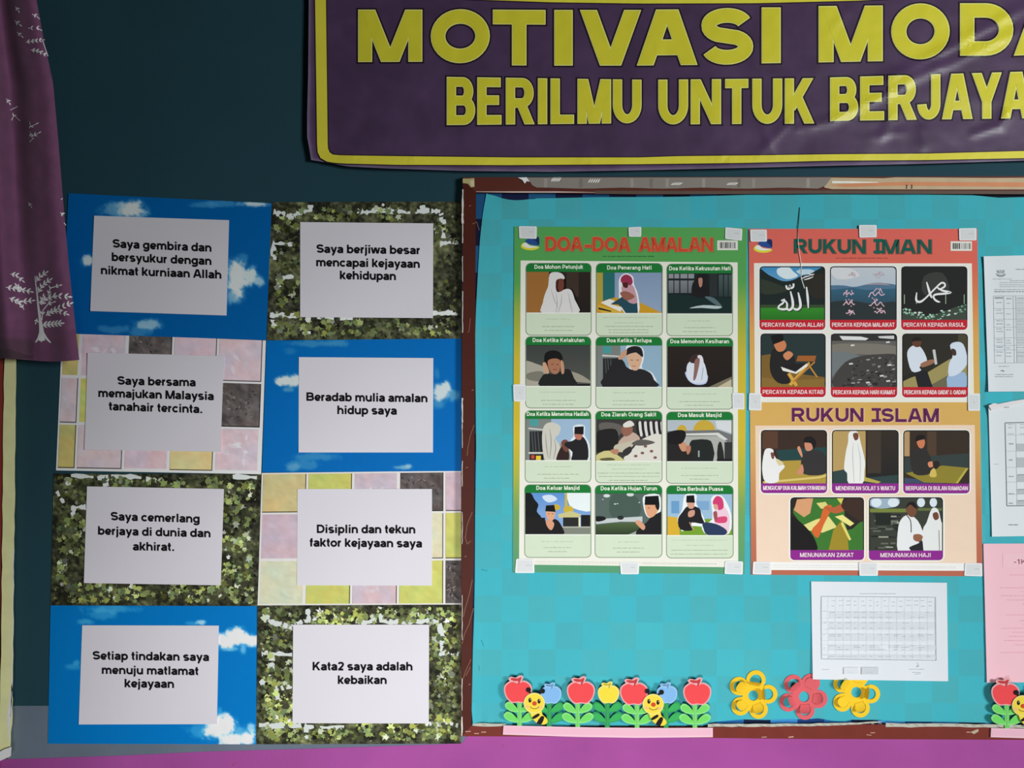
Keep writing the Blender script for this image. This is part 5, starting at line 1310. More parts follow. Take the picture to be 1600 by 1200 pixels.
def i_2(d):
    d.B((176, 148, 92), 580, 50, 800, 396); d.B((52, 44, 38), 800, 50, 1015, 396, (34, 36, 36)); d.B((64, 54, 46), 812, 50, 900, 330); d.F((48, 66, 66), 580, 320, 690, 300, 800, 360, 1015, 340, 1015, 396, 580, 396); d.F((176, 160, 76), 780, 350, 900, 386, 880, 396, 780, 380)
    d.P((224, 224, 220), 690, 70, 722, 52, 752, 70, 770, 140, 796, 250, 792, 320, 780, 396, 690, 396, 680, 330, 660, 300, 672, 190, 686, 130); d.P((110, 70, 52), 718, 74, 750, 70, 752, 106, 730, 116)
    for a in ((720, 130, 716, 220, 726, 390), (748, 140, 766, 240, 764, 380)): d.S((186, 188, 188), 6, *a, taper=[.3, 1, .6])
def i_3(d):
    d.B((54, 44, 36), 1043, 50, 1475, 396); d.B((170, 140, 100), 1043, 60, 1086, 220); d.B((78, 60, 46), 1200, 50, 1260, 230); d.F((52, 62, 60), 1043, 230, 1475, 200, 1475, 300, 1043, 330); d.F((62, 74, 96), 1043, 360, 1300, 380, 1300, 396, 1043, 396); d.F((136, 124, 48), 1060, 330, 1300, 280, 1470, 296, 1390, 396, 1180, 390)
    d.F((176, 164, 70), 1450, 300, 1468, 298, 1400, 396, 1384, 394); d.P((48, 46, 45), 1090, 210, 1130, 166, 1190, 170, 1226, 240, 1240, 300, 1200, 340, 1110, 330); d.P((196, 118, 84), 1132, 118, 1170, 100, 1186, 130, 1172, 166, 1146, 162); d.P((30, 28, 28), 1122, 124, 1134, 86, 1176, 82, 1186, 106, 1150, 116); d.P((206, 132, 96), 1204, 262, 1232, 254, 1240, 284, 1214, 292); d.P((40, 38, 36), 1236, 262, 1270, 250, 1282, 280, 1250, 306); d.P((200, 176, 90), 1226, 310, 1250, 300, 1260, 352, 1216, 350)
def i_4(d):
    d.B((42, 40, 36), 310, 485, 790, 829); d.P((60, 112, 48), 330, 560, 470, 485, 640, 485, 680, 700, 790, 640, 790, 840, 500, 840, 380, 660); d.F((204, 150, 108), 355, 500, 460, 490, 440, 590, 400, 616, 335, 570); d.F((206, 198, 120), 480, 524, 540, 516, 570, 560, 510, 560)
    d.F((214, 206, 130), 390, 670, 480, 630, 560, 610, 614, 680, 520, 716, 420, 700); d.F((222, 214, 130), 600, 612, 650, 600, 726, 656, 700, 674); d.F((150, 130, 44), 640, 640, 680, 700, 690, 829, 560, 829, 590, 700); d.F((214, 202, 110), 650, 640, 706, 760, 694, 768, 640, 660)
    d.P((202, 98, 48), 450, 700, 500, 640, 530, 550, 580, 540, 566, 590, 530, 660, 490, 750); d.P((176, 92, 56), 530, 548, 600, 550, 690, 500, 680, 560, 600, 592); d.P((60, 44, 38), 640, 540, 700, 490, 790, 485, 790, 640, 700, 600); d.P((30, 28, 28), 310, 620, 380, 650, 460, 740, 480, 840, 310, 840); d.F((206, 196, 90), 610, 490, 660, 488, 640, 530)
def i_5(d):
    d.B((56, 60, 52), 820, 487, 1303, 833); d.P((150, 170, 186), 820, 487, 1000, 487, 1010, 540, 900, 560, 830, 540)
    for x, r in ((870, 34), (980, 36), (1160, 26), (1240, 24)): d.O((206, 218, 226), x, 520, r, 30)
    d.B((112, 124, 60), 820, 560, 1100, 584); d.B((92, 106, 60), 1140, 556, 1303, 574); r_ = random.Random(3)
    for k in range(40): d.B(r_.choice(((150, 150, 136), (34, 36, 34), (96, 100, 90), (40, 44, 40))), *(lambda x, y: (x, y, x + r_.uniform(20, 70), y + r_.uniform(5, 14)))(r_.uniform(825, 1000), r_.uniform(590, 820)))
    d.B((36, 40, 36), 866, 590, 964, 666)
    d.P((216, 218, 216), 1176, 840, 1172, 700, 1196, 650, 1230, 560, 1270, 566, 1290, 640, 1310, 700, 1310, 840); d.P((110, 66, 52), 1238, 590, 1266, 584, 1276, 620, 1254, 636, 1238, 616); d.S((120, 120, 120), 5, 1276, 700, 1280, 832)
    d.F((40, 40, 42), 1090, 790, 1170, 770, 1176, 833, 1084, 833); d.P((218, 220, 220), 1010, 836, 1010, 700, 1030, 630, 1080, 600, 1140, 640, 1176, 730, 1140, 740, 1110, 760, 1150, 780, 1084, 810, 1090, 836); d.P((110, 74, 54), 1064, 560, 1090, 530, 1128, 548, 1130, 590, 1104, 616, 1074, 600); d.P((32, 28, 28), 1064, 556, 1080, 522, 1116, 518, 1134, 560, 1120, 556, 1090, 534); d.P((140, 94, 70), 1112, 730, 1150, 726, 1172, 744, 1150, 774, 1114, 764); d.S((60, 60, 60), 6, 1064, 600, 1092, 640, 1096, 715)
RED, PUR = (184, 34, 46), (134, 42, 134)
PAN2 = [
 (CD, 112, 317, 537, 728, 664, RED, 'PERCAYA KEPADA ALLAH', 126, 524, g_1, 'white calligraphy over green meadow'), (CD, 569, 317, 1001, 728, 664, RED, 'PERCAYA KEPADA MALAIKAT', 582, 988, g_2, 'blue mountains'), (CD, 1032, 317, 1460, 728, 664, RED, 'PERCAYA KEPADA RASUL', 1046, 1444, g_3, 'white calligraphy over dark night lights'),
 (CE, 118, 47, 540, 458, 394, RED, 'PERCAYA KEPADA KITAB', 132, 526, h_1, 'boy with a book on a wooden stand'), (CE, 575, 47, 1004, 460, 394, RED, 'PERCAYA KEPADA HARI KIAMAT', 588, 992, h_2, 'grey debris by water'), (CE, 1038, 47, 1464, 460, 394, RED, "PERCAYA KEPADA QADA' & QADAR", 1050, 1452, h_3, 'man and veiled woman'),
 (CF, 121, 50, 549, 458, 396, PUR, 'MENGUCAP DUA KALIMAH SYAHADAH', 134, 540, i_1, 'girl in white and boy on a mat'), (CF, 582, 50, 1014, 460, 396, PUR, 'MENDIRIKAN SOLAT 5 WAKTU', 606, 992, i_2, 'standing figure in a white robe'), (CF, 1045, 52, 1474, 460, 398, PUR, 'BERPUASA DI BULAN RAMADAN', 1060, 1464, i_3, 'boy sitting on a mat'),
 (CF, 312, 487, 789, 893, 829, PUR, 'MENUNAIKAN ZAKAT', 374, 722, i_4, 'hands passing envelopes'), (CF, 822, 487, 1302, 894, 832, PUR, 'MENUNAIKAN HAJI', 896, 1222, i_5, 'man and woman in white'),
]
for (T, x0, y0, x1, y1, p1, c, cap_, cx0, cx1, fn, lb) in PAN2:
    d = Pic(E2, T)
    d.k = .00028
    rim = (236, 234, 226) if c is RED else (244, 226, 214)
    d.poly(rrect(x0 - 11, y0 - 9, x1 + 11, y1 + 10, 40), rim, d.nx())
    d.poly(rrect(x0 - 1, y0 - 1, x1 + 1, y1 + 1, 26), (34, 33, 34), d.nx())
    q_ = rrect(x0, y0, x1, y1, 26); d.box = (x0 - 9, p1, x1 + 9, y1 + 9); q_ = d.clipb(q_); d.box = None; d.poly(q_, c, d.nx())
    panel = d.build('picture_panel', POSTER, t2)
    d = Pic(E2, T, lift=.0004)
    text(d, cap_, (cx0, y1 - 19), (cx1, y1 - 19), 27, (234, 210, 210), d.nx(), .17, track=.05)
    d.build('caption_lettering', POSTER, panel)
    d = Pic(E2, T, (x0 + 6, y0 + 6, x1 - 6, p1), lift=.0004)
    fn(d)
    # rounded upper corners of the picture
    for cx_, sx in ((x0 + 5, 1), (x1 - 5, -1)):
        pts = [(cx_, y0 + 5)] + [(cx_ + sx * (22 - 22 * math.sin(R(a))), y0 + 5 + 22 - 22 * math.cos(R(a))) for a in range(0, 91, 15)]
        d.poly(pts, (30, 30, 30), d.nx())
    o = d.build('photograph', POSTER, panel); o['label'] = 'printed picture of ' + lb

# ---------------------------------------------------------------- white tabs holding the posters
def tab(pts, label, seed, fold=0):
    mb = MB(1.0, PB + .0016)
    r_ = random.Random(seed)
    cx_ = sum(p[0] for p in pts) / 4; cy_ = sum(p[1] for p in pts) / 4
    a, b = r_.uniform(-.00004, .00004), r_.uniform(-.00004, .00004)
    mb.surf = lambda x, y: .0005 + a * (x - cx_) + b * (y - cy_)
    mb.slab(rr4(pts), (236, 238, 240), -.0002, 0)
    inn = [(lerp(p[0], cx_, .18), lerp(p[1], cy_, .18)) for p in pts]
    mb.poly(inn, (220, 223, 224), .00004)
    w_ = (max(p[0] for p in pts) - min(p[0] for p in pts))
    if fold == 0: scribble(mb, cx_ + w_ * .05, cx_ + w_ * .32, cy_ - 1, 1.6, (172, 174, 178), .00008, seed, .5)
    else: mb.stroke([(cx_, cy_ - 2), (cx_ + .5, cy_ + 2)], .6, (176, 178, 182), .00008)
    tag(mb.build('paper_tab', PAPER), label, 'paper tab', 'white paper tabs holding the posters')
def rr4(pts):
    """quad with slightly clipped corners"""
    out = []
    for i in range(4):
        p, a, b = pts[i], pts[i - 1], pts[(i + 1) % 4]
        for o_ in (a, b):
            L = math.hypot(o_[0] - p[0], o_[1] - p[1]); out.append((lerp(p[0], o_[0], 1.2 / L), lerp(p[1], o_[1], 1.2 / L)))
    return out
tc = lambda T, *xy: [T(xy[i], xy[i + 1]) for i in range(0, 8, 2)]
TABS = [
 (tc(CA, 87, 56, 206, 58, 204, 140, 90, 136), 'top left corner of the green poster'), (tc(CA, 808, 64, 893, 60, 892, 126, 811, 126), 'top middle of the green poster'), (tc(CA, 1446, 64, 1558, 74, 1554, 152, 1444, 140), 'top right corner of the green poster'),
 (tc(CB, 50, 360, 132, 360, 132, 474, 54, 472), 'left edge of the green poster at mid height'), (tc(CB, 1492, 416, 1570, 418, 1570, 526, 1494, 524), 'right edge of the green poster at mid height'),
 (tc(CC, 70, 560, 188, 564, 190, 654, 62, 654), 'bottom left corner of the green poster'), (tc(CC, 752, 582, 880, 582, 876, 662, 758, 662), 'bottom middle of the green poster'), (tc(CC, 1446, 576, 1562, 578, 1560, 664, 1440, 660), 'bottom right corner of the green poster'),
 (tc(CD, 50, 78, 158, 78, 160, 156, 53, 156), 'top left corner of the coral poster'), (tc(CD, 757, 48, 872, 48, 872, 128, 760, 130), 'top middle of the coral poster, above the title'), (tc(CD, 1406, 70, 1520, 68, 1520, 148, 1408, 148), 'top right corner of the coral poster'),
 (tc(CE, 44, 432, 124, 434, 124, 546, 42, 544), 'left edge of the coral poster at mid height'), (tc(CE, 1464, 434, 1543, 436, 1543, 548, 1466, 548), 'right edge of the coral poster at mid height'),
 (tc(CF, 70, 904, 188, 904, 188, 988, 66, 986), 'bottom left corner of the coral poster'), (tc(CF, 757, 908, 882, 908, 880, 996, 760, 996), 'bottom middle of the coral poster'), (tc(CF, 1446, 914, 1556, 914, 1558, 1000, 1440, 996), 'bottom right corner of the coral poster'),
]
for i, (pts, lb) in enumerate(TABS): tab(pts, 'white paper tab on the ' + lb, i, 1 if 'mid height' in lb else 0)

# ---------------------------------------------------------------- printed papers pinned to the board
def paper_thing(name, q, label, cat, base, surf, rgb, group=None, nx=24, ny=30):
    P0 = quad(*q); x, y = P0(.5, .5)
    t = thing(name, label, cat, W(x, y, base), group)
    mb = MB(1.0, base, surf)
    mb.grid(P0, nx, ny, rgb, 0, .0003, tuple(min(250, c + 8) for c in rgb))
    mb.build('paper', PAPER, t)
    return t
def edge_curl(q, l=.0, r=.0, t_=.0, b=.0, w=.12):
    def f(x, y):
        u, v = uv_of(q, x, y); k = lambda d: max(0, 1 - max(0, d) / w) ** 2
        return l * k(u) + r * k(1 - u) + t_ * k(v) + b * k(1 - v)
    return f
WP = (226, 231, 236)
# timetable
q = ((1267.5, 908.5), (1479.5, 910.5), (1481.5, 1064.5), (1270, 1061.5))
c0 = edge_curl(q, .0008, .0025, .0005, .0015, .2)
sf = lambda x, y: c0(x, y) + .0038 * max(0, min(1, (y - 960) / 100))
t = paper_thing('timetable_sheet', q, 'white landscape timetable sheet below the coral poster, over two paper flowers', 'paper sheet', .0122, sf, WP)
T5 = crop(1255, 900, .15)
d = Pic(1.0, T5, base=.0122, lift=.0002); d.surf = sf
g = (200, 206, 211); gl = (214, 219, 224)
for (x0, y0, x1, y1) in ((268, 374, 1380, 436), (268, 486, 1380, 552), (268, 606, 1380, 668), (268, 726, 560, 768), (560, 720, 800, 770), (900, 722, 1160, 756), (1160, 722, 1380, 768), (268, 822, 1380, 862)):
    n_ = int((x1 - x0) / 70) or 1
    for i in range(n_): d.F((216, 221, 226), lerp(x0, x1, i / n_), y0, lerp(x0, x1, (i + 1) / n_), y0, lerp(x0, x1, (i + 1) / n_), y1, lerp(x0, x1, i / n_), y1)
for a in ((190, 213, 1380, 222), (1380, 222, 1386, 880), (1386, 880, 192, 865), (192, 865, 190, 213)): d.S((176, 184, 188), 7, *a)
for y in (370, 440, 480, 556, 602, 672, 718, 774, 820): d.S(gl, 3, 200, y, 1380, y + 6)
for x in range(262, 1380, 80): d.S(gl, 2.5, x, 216, x, 868)
r_ = random.Random(7)
for y in (258, 305): 
    for x in range(300, 1360, 78): scribble(d, x, x + r_.uniform(24, 50), y + r_.uniform(-4, 16), 12, g, d.nx(), int(x), 4)
for y in (380, 432, 488, 545, 612, 628, 728, 745, 768, 838):
    for x in range(280, 1340, 84):
        if r_.random() < .6: scribble(d, x, x + r_.uniform(30, 70), y, 10, g, d.nx(), int(x + y), 4)
scribble(d, 600, 966, 186, 11, (200, 205, 210), d.nx(), 3, 5); scribble(d, 205, 285, 976, 10, g, d.nx(), 4, 4)
for y in (366, 490, 610, 752, 828): scribble(d, 215, 246, y, 8, g, d.nx(), y, 3)
d.F((220, 225, 230), 424, 950, 572, 950, 572, 1022, 424, 1022); d.F((206, 211, 216), 610, 950, 784, 950, 784, 1026, 610, 1026)
for y in (968, 986, 1002): scribble(d, 462, 524, y, 9, g, d.nx(), y, 4); scribble(d, 650, 734, y, 9, (184, 190, 194), d.nx(), y + 1, 5)
d.S(g, 5, 1196, 905, 1206, 930, 1190, 950, 1212, 940); scribble(d, 1116, 1284, 974, 9, g, d.nx(), 8, 4); scribble(d, 1150, 1230, 1006, 9, g, d.nx(), 9, 5); scribble(d, 1176, 1226, 1022, 8, g, d.nx(), 10, 4)
d.build('printed_table', PAPER, t)

# upper printed form at the right edge
q = ((1537, 400.5), (1689, 397), (1692, 611), (1544.5, 612))
sf = edge_curl(q, .0025, .001, .001, .003, .14)
t = paper_thing('printed_form', q, 'white printed form with a small crest, upper sheet at the right edge', 'paper sheet', .0122, sf, (224, 230, 234))
T5 = crop(1530, 390, .2)
d = Pic(1.0, T5, base=.0122, lift=.0002); d.surf = sf
g, gd = (178, 186, 190), (150, 158, 164)
d.P(gd, 140, 160, 166, 172, 192, 158, 196, 180, 168, 188, 140, 180); d.P(gd, 134, 186, 168, 200, 204, 186, 198, 206, 168, 214, 140, 206); d.P(g, 150, 164, 168, 158, 186, 166, 182, 180, 154, 180); d.P((206, 212, 216), 158, 186, 168, 182, 180, 188, 168, 196)
scribble(d, 285, 700, 154, 9, gd, d.nx(), 2, 5)
for y, a, w_ in ((230, 106, 4), (243, 240, 5), (258, 160, 4), (275, 160, 4), (290, 160, 4), (312, 118, 5), (328, 118, 6)): scribble(d, a, (256 if y == 230 else 700), y, 8, g if w_ < 6 else gd, d.nx(), y, w_)
ys_ = (362, 462, 545, 606, 690, 750, 784, 886)
for y in ys_: d.S(g, 4, 112, y, 720, y - 4)
for x0, x1 in ((112, 122), (192, 204), (266, 276), (286, 296), (720, 724)): d.S(g, 3.5, x0, 362, x1, 886)
d.F((206, 212, 216), 286, 372, 720, 366, 724, 745, 292, 750); d.F((206, 212, 216), 294, 790, 724, 786, 726, 880, 296, 884)
for y in (374, 380, 414, 474, 497, 556, 580, 620, 640, 704, 724, 762, 800, 828):
    scribble(d, 124 if y in (374, 380) else 136, 186, y, 8, gd if y in (374, 380, 762) else g, d.nx(), y, 5)
    if y not in (474, 556, 640): scribble(d, 214, 252, y + 6, 8, g, d.nx(), y + 1, 4)
    scribble(d, 300, 700, y + 3, 8, g, d.nx(), y + 2, 4)
scribble(d, 156, 236, 912, 8, g, d.nx(), 31, 4); d.S(gd, 5, 172, 950, 184, 942, 190, 952, 198, 946); scribble(d, 126, 268, 976, 8, g, d.nx(), 32, 4); scribble(d, 126, 268, 992, 8, g, d.nx(), 33, 4)
d.build('printed_table', PAPER, t)

# lower form with the folded, torn top edge
q = ((1544.5, 634), (1694, 612), (1698, 836), (1550, 838.5))
c1 = edge_curl(q, .0015, .001, .0, .001, .12)
sf = lambda x, y: c1(x, y) + .004 * max(0, 1 - (uv_of(q, x, y)[1]) / .08) * max(0, 1 - (x - 1545) / 110)
t = paper_thing('printed_form', q, 'white printed form with a boxed table and creased top edge at the right', 'paper sheet', .0122, sf, (226, 231, 234))
T5 = crop(1530, 620, .2)
d = Pic(1.0, T5, base=.0122, lift=.0002); d.surf = sf
for a in ((202, 204, 216, 852), (216, 852, 800, 846), (202, 204, 800, 190)): d.S((116, 122, 126), 7, *a)
for y in (300, 426, 552, 666, 762): d.S(g, 3, 216, y, 800, y - 6)
d.S(g, 3, 286, 210, 296, 848)
for y0, y1 in ((366, 424), (474, 550), (604, 664), (720, 764), (806, 844)): d.F((188, 194, 198), 292, y0, 800, y0 - 6, 800, y1 - 6, 294, y1)
for y in (368, 494, 622, 758, 832): scribble(d, 232, 272, y, 9, gd, d.nx(), y, 6)
for y in (216, 240, 290): scribble(d, 226, 274 if y == 216 else 270, y, 8, g, d.nx(), y, 4); scribble(d, 320, 700, y, 8, g, d.nx(), y + 4, 4)
for y in (610, 724, 812): d.S(gd, 6, 300, y + 4, 360, y - 2, 700, y - 4)
scribble(d, 192, 232, 82, 8, gd, d.nx(), 5, 5); scribble(d, 230, 312, 1000, 9, gd, d.nx(), 6, 6); scribble(d, 116, 160, 526, 7, g, d.nx(), 7, 3)
d.build('printed_table', PAPER, t)
mb = MB(1.0, .0122, sf)
mb.slab([(1544.5, 633.5), (1553, 630), (1560, 631), (1580, 627), (1640, 617.5), (1680, 613), (1660, 618), (1600, 629), (1570, 636), (1549, 641)], (230, 226, 228), .0008, .0026)
mb.build('folded_edge', PAPER, t)

# pink notice
q = ((1536.5, 849.5), (1688, 849), (1690, 1066), (1542, 1066.5))
sf = edge_curl(q, .002, .001, .001, .001, .12)
t = paper_thing('pink_notice', q, 'pink paper notice at the lower right, above the partly seen foam border', 'paper sheet', .0122, sf, (255, 196, 207))
T5 = crop(1530, 840, .2)
d = Pic(1.0, T5, base=.0122, lift=.0002); d.surf = sf
g = (236, 178, 190)
d.B((255, 199, 209), 186, 122, 700, 236)
for (x0, y0, x1, y1) in ((186, 122, 700, 124), (186, 122, 186, 236), (186, 236, 700, 236)): d.S((246, 190, 202), 3, x0, y0, x1, y1)
k = d.nx(); text(d, "-1K", (272, 206), (372, 206), 38, (156, 100, 116), k + .0003, .2)
for y, a in ((292, 240), (392, 160), (420, 330), (455, 172), (488, 220), (520, 342), (604, 212), (650, 320), (678, 340), (708, 178), (740, 262), (772, 232), (804, 196), (838, 282), (898, 170)): scribble(d, a, 690, y, 8, g, d.nx(), y, 4.5)
d.build('printed_text', PAPER, t)

# ---------------------------------------------------------------- craft foam border of apples and bees
S7 = crop(770, 1030, .225)
FBE = E_at(950, 1100)
F0, TH = .0213, .0018
def apple_outline(cx_, cy_, rx, ry, g=0):
    rx += g; ry += g
    return smooth_loop([(cx_, cy_ - ry * .80), (cx_ + rx * .45, cy_ - ry * .98), (cx_ + rx * .92, cy_ - ry * .62), (cx_ + rx, cy_ - ry * .05), (cx_ + rx * .82, cy_ + ry * .55), (cx_ + rx * .45, cy_ + ry * .97), (cx_, cy_ + ry * .93),
                        (cx_ - rx * .45, cy_ + ry * .97), (cx_ - rx * .82, cy_ + ry * .55), (cx_ - rx, cy_ - ry * .05), (cx_ - rx * .92, cy_ - ry * .62), (cx_ - rx * .45, cy_ - ry * .98)], 3)
def fleaf(cx_, cy_, sx, L, h):
    return smooth_loop([(cx_, cy_ + h * .55), (cx_ + sx * L * .35, cy_ - h * .30), (cx_ + sx * L * .75, cy_ - h * .62), (cx_ + sx * L, cy_ - h * .25), (cx_ + sx * L * .85, cy_ + h * .25), (cx_ + sx * L * .45, cy_ + h * .55)], 3)
def foam_flower(parent, cx_, cy_, rx, ry, col, rim, stemc, leafc, ledge, base_y, sx_, z):
    mb = MB(FBE, 0, None, S7)
    bz = F0 + z
    mb.slab([(sx_ - 17, cy_ + ry * .6), (sx_ + 17, cy_ + ry * .6), (sx_ + 16, base_y), (sx_ - 16, base_y)], stemc, bz, bz + TH)
    for y_, L in ((cy_ + ry + 26, 96), (cy_ + ry + 96, 104)):
        for s in (1, -1):
            mb.slab(fleaf(sx_ + s * 6, y_, s, L, 60), ledge, bz - .0001, bz + TH + .0001)
            mb.poly(fleaf(sx_ + s * 10, y_ + 1, s, L - 14, 44), leafc, bz + TH + .0003)
    mb.stroke([(sx_ + 3, cy_ + ry + 4), (sx_ + 3, base_y - 8)], 6, tuple(min(255, c + 18) for c in stemc), bz + TH + .0004)
    st = mb.build('flower_stem', FOAM, parent)
    st['label'] = 'dark green stem and leaves' if leafc[0] < 100 else 'light green stem and leaves'
    mb = MB(FBE, 0, None, S7)
    k = rx / 90
    mb.slab(apple_outline(cx_, cy_, rx, ry, 0), rim, bz + TH + .0005, bz + TH + .0020)
    mb.poly(apple_outline(cx_, cy_ + 1, rx - 9, ry - 9), col, bz + TH + .0022)
    top = cy_ - ry * .82
    up = [(cx_ - 6 * k, top + 22 * k), (cx_ - 14 * k, top + 2 * k), (cx_ - 44 * k, top - 2 * k), (cx_ - 62 * k, top - 22 * k), (cx_ - 46 * k, top - 36 * k), (cx_ - 14 * k, top - 30 * k), (cx_ + 4 * k, top - 42 * k), (cx_ + 26 * k, top - 44 * k), (cx_ + 34 * k, top - 30 * k), (cx_ + 22 * k, top - 4 * k), (cx_ + 14 * k, top + 22 * k)]
    mb.slab(up, rim, bz + TH + .0004, bz + TH + .0019, sm=2)
    dk = tuple(c * .82 for c in col)
    mb.poly([(cx_ - 50 * k, top - 22 * k), (cx_ - 30 * k, top - 28 * k), (cx_ - 4 * k, top - 24 * k), (cx_ + 18 * k, top - 34 * k), (cx_ + 22 * k, top - 26 * k), (cx_ + 8 * k, top + 10 * k), (cx_ - 2 * k, top + 10 * k), (cx_ + 2 * k, top - 8 * k), (cx_ - 26 * k, top - 8 * k)], dk, bz + TH + .0023, sm=2)
    a = mb.build('apple', FOAM, st)
    a['label'] = {True: 'red apple shape', False: 'blue apple shape' if col[2] > 150 else 'yellow apple shape'}[col[0] > 200 and col[1] < 150]
    return st
RED_A, RIM_R = (250, 84, 88), (240, 178, 180)
BLU_A, RIM_B = (138, 192, 242), (160, 206, 246)
YEL_A, RIM_Y = (250, 228, 72), (250, 234, 130)
LG, LL, LE = (124, 214, 112), (122, 226, 108), (150, 236, 140)
DG, DL, DE = (58, 160, 88), (66, 184, 100), (56, 168, 92)
fb = thing('foam_border', 'pink based craft foam border of apples and bees under the green poster', 'wall decoration', W(950, 1151, F0), 'foam apple borders along the bottom rail')
mb = MB(FBE, 0, None, S7)
mb.slab([(75, 460), (700, 474), (1200, 478), (1528, 476), (1528, 542), (1000, 546), (600, 540), (70, 524)], (248, 206, 220), F0 + .0002, F0 + .0026)
mb.poly([(84, 470), (700, 484), (1200, 488), (1518, 486), (1518, 530), (1000, 534), (600, 528), (80, 514)], (246, 194, 212), F0 + .0028)
mb.build('base_strip', FOAM, fb)
foam_flower(fb, 405, 248, 71, 62, BLU_A, RIM_B, DG, DL, DE, 470, 392, 0)
foam_flower(fb, 1210, 246, 71, 62, BLU_A, RIM_B, DG, DL, DE, 484, 1204, 0)
foam_flower(fb, 804, 244, 74, 64, YEL_A, RIM_Y, DG, DL, DE, 482, 795, 0)
for cx_, cy_, by, sx_ in ((175, 226, 468, 186), (612, 232, 480, 590), (980, 240, 486, 1002), (1420, 240, 484, 1404)):
    foam_flower(fb, cx_, cy_, 97, 80, RED_A, RIM_R, LG, LL, LE, by, sx_, .0003)
def bee(parent, dx, dy):
    z = F0 + .0046
    T = lambda x, y: S7(x + dx, y + dy)
    mb = MB(FBE, 0, None, T)
    Y, Yr, K = (252, 226, 78), (250, 236, 140), (40, 34, 38)
    mb.slab([(262, 350), (330, 352), (346, 385), (374, 412), (380, 436), (358, 454), (316, 448), (278, 416), (264, 386)], Y, z, z + TH, sm=3)
    mb.slab(ell(288, 305, 74, 72, 28), Yr, z + .0003, z + TH + .0004)
    mb.poly(ell(289, 306, 66, 64, 28), Y, z + TH + .0006)
    mb.poly([(272, 404), (316, 376), (324, 392), (284, 416)], K, z + TH + .0003, sm=2)
    mb.poly([(304, 444), (336, 396), (358, 404), (338, 452), (318, 450)], K, z + TH + .0003, sm=2)
    for x, y in ((258, 285), (321, 292)):
        mb.poly(ell(x, y, 11, 17, 14), K, z + TH + .0007); mb.poly(ell(x + 3, y - 6, 3, 4, 8), (230, 230, 230), z + TH + .0009)
    for x, y in ((240, 330), (332, 334)): mb.poly(ell(x, y, 16, 11, 12), (250, 204, 130), z + TH + .0007)
    mb.slab(ell(290, 308, 16, 15, 16), (222, 84, 50), z + TH + .0008, z + TH + .0016)
    mb.stroke(arc(290, 322, 32, 22, 160, 20, 10), 5, (150, 104, 50), z + TH + .0008)
    b = mb.build('bee', FOAM, parent)
    for pts, (x, y) in (([(268, 246), (256, 226)], (248, 214)), ([(318, 242), (336, 232)], (346, 222))):
        mb = MB(FBE, 0, None, T)
        (ax, ay), (bx, by) = pts
        L = math.hypot(bx - ax, by - ay); nx_, ny_ = -(by - ay) / L * 6, (bx - ax) / L * 6
        mb.slab([(ax + nx_, ay + ny_), (bx + nx_, by + ny_), (bx - nx_, by - ny_), (ax - nx_, ay - ny_)], (38, 34, 38), z - .0001, z + TH)
        mb.slab(ell(x, y, 17, 17, 16), (38, 34, 38), z, z + TH + .0002)
        mb.build('antenna', FOAM, b)['label'] = 'black antenna'
    return b
bee(fb, 0, 0); bee(fb, 826, 8)
# the next border further right: a copy with copies of its parts and sub-parts
shift = W(1548, 1138, F0) - W(787, 1134, F0)
def copy_tree(o, parent=None):
    c = o.copy(); COL.objects.link(c)
    if parent: c.parent = parent
    for ch in [x for x in bpy.data.objects if x.parent == o]: copy_tree(ch, c)
    return c
fb2 = copy_tree(fb)
fb2.location = fb.location + shift
fb2['label'] = 'craft foam apple border cut off by the right edge, under the pink notice'

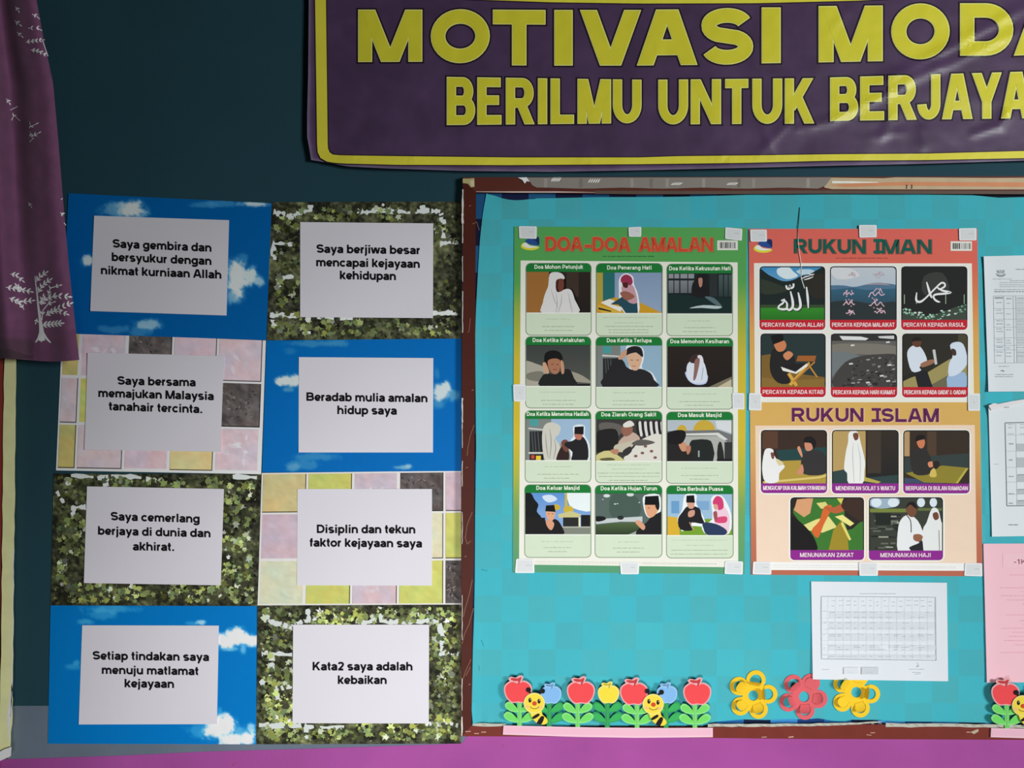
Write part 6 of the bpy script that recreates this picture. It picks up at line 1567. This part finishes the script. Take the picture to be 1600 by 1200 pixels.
# ---------------------------------------------------------------- cut-out foam flowers with curled petal flaps
S8 = crop(1120, 1030, .175)
def cut_flower(label, c, petals, hole, col, rim, base, flaps):
    mb = MB(E_at(*S8(*c)), base, None, S8)
    def outline(g=0, off=0):
        pts = []
        for i in range(150):
            a = 2 * math.pi * i / 150; dx_, dy_ = math.cos(a), math.sin(a)
            best = 95
            for (px_, py_, r) in petals:
                r = r + g
                ox, oy = px_ - c[0], py_ - c[1]
                b = ox * dx_ + oy * dy_; det = b * b - (ox * ox + oy * oy - r * r)
                if det > 0: best = max(best, b + math.sqrt(det))
            pts.append((c[0] + dx_ * best, c[1] + dy_ * best))
        return pts
    holes = [ell(c[0], c[1], hole, hole * 1.05, 20)]
    for (px_, py_, r) in petals:
        L = math.hypot(px_ - c[0], py_ - c[1]); ex, ey = (px_ - c[0]) / L, (py_ - c[1]) / L
        holes.append(ell(px_ - ex * 4, py_ - ey * 4, r * .60, r * .60, 18))
    t = thing('foam_flower', label, 'wall decoration', W(*S8(*c), base), 'cut-out foam flowers above the bottom rail')
    mb.slab(outline(), col, 0, .0013, holes=holes, side=rim)
    mb.build('petals', FOAM, t)
    for (px_, py_, r), (th, curl) in zip(petals, flaps):
        if th is None: continue
        L = math.hypot(px_ - c[0], py_ - c[1]); ex, ey = (px_ - c[0]) / L, (py_ - c[1]) / L
        rf = r * .62; hx, hy = px_ - ex * (4 + rf * .95), py_ - ey * (4 + rf * .95)
        fm = MB(E_at(*S8(*c)), base, None, None)
        N, M = 10, 10
        ids = {}
        for side in (0, 1):
            for i in range(N + 1):
                s = 2 * rf * i / N * .98 + .01
                halfw = math.sqrt(max(1e-4, rf * rf - (s - rf) ** 2)) if s > rf * .35 else rf * .80
                # integrate the curl
                ang = 0; d_out = d_up = 0
                K = 8
                for k in range(K):
                    a = R(th + curl * (k + .5) / K * (i / N)); d_out += s / K * math.cos(a); d_up += s / K * math.sin(a)
                for j in range(M + 1):
                    w_ = halfw * (2 * j / M - 1)
                    X_ = hx + ex * d_out - ey * w_; Y_ = hy + ey * d_out + ex * w_
                    h = d_up * .175 * .0014 + .0014 - .0010 * side
                    px2, py2 = S8(X_, Y_)
                    ids[side, i, j] = fm.vert(px2, py2, h, col)
        for side in (0, 1):
            for i in range(N):
                for j in range(M):
                    f = (ids[side, i, j], ids[side, i, j + 1], ids[side, i + 1, j + 1], ids[side, i + 1, j])
                    fm.face(f if side else f[::-1], True)
        for i in range(N):
            for j in (0, M): fm.face((ids[0, i, j], ids[0, i + 1, j], ids[1, i + 1, j], ids[1, i, j]))
        for j in range(M):
            for i in (0, N): fm.face((ids[0, i, j], ids[0, i, j + 1], ids[1, i, j + 1], ids[1, i, j]))
        fm.build('petal_flap', FOAM, t)
YF, YR_, PF, PR = (248, 206, 50), (244, 214, 110), (226, 104, 110), (240, 190, 196)
cut_flower('yellow cut-out foam flower, left of the pink one', (325, 325), [(198, 240, 82), (350, 184, 86), (458, 312, 84), (372, 448, 84), (212, 420, 82)], 44, YF, YR_, .0122, [(34, 26), (56, 30), (58, 36), (18, 24), (24, 22)])
cut_flower('pink cut-out foam flower between the two yellow ones', (780, 335), [(684, 222, 84), (840, 212, 82), (906, 356, 82), (788, 456, 86), (640, 386, 82)], 46, PF, PR, .0119, [(48, 30), (4, 6), (10, 26), (20, 26), (46, 30)])
cut_flower('yellow cut-out foam flower half under the white timetable sheet', (1245, 295), [(1122, 218, 82), (1272, 160, 82), (1374, 310, 84), (1282, 436, 84), (1122, 386, 82)], 45, YF, YR_, .0119, [(44, 24), (4, 6), (52, 30), (14, 26), (10, 22)])
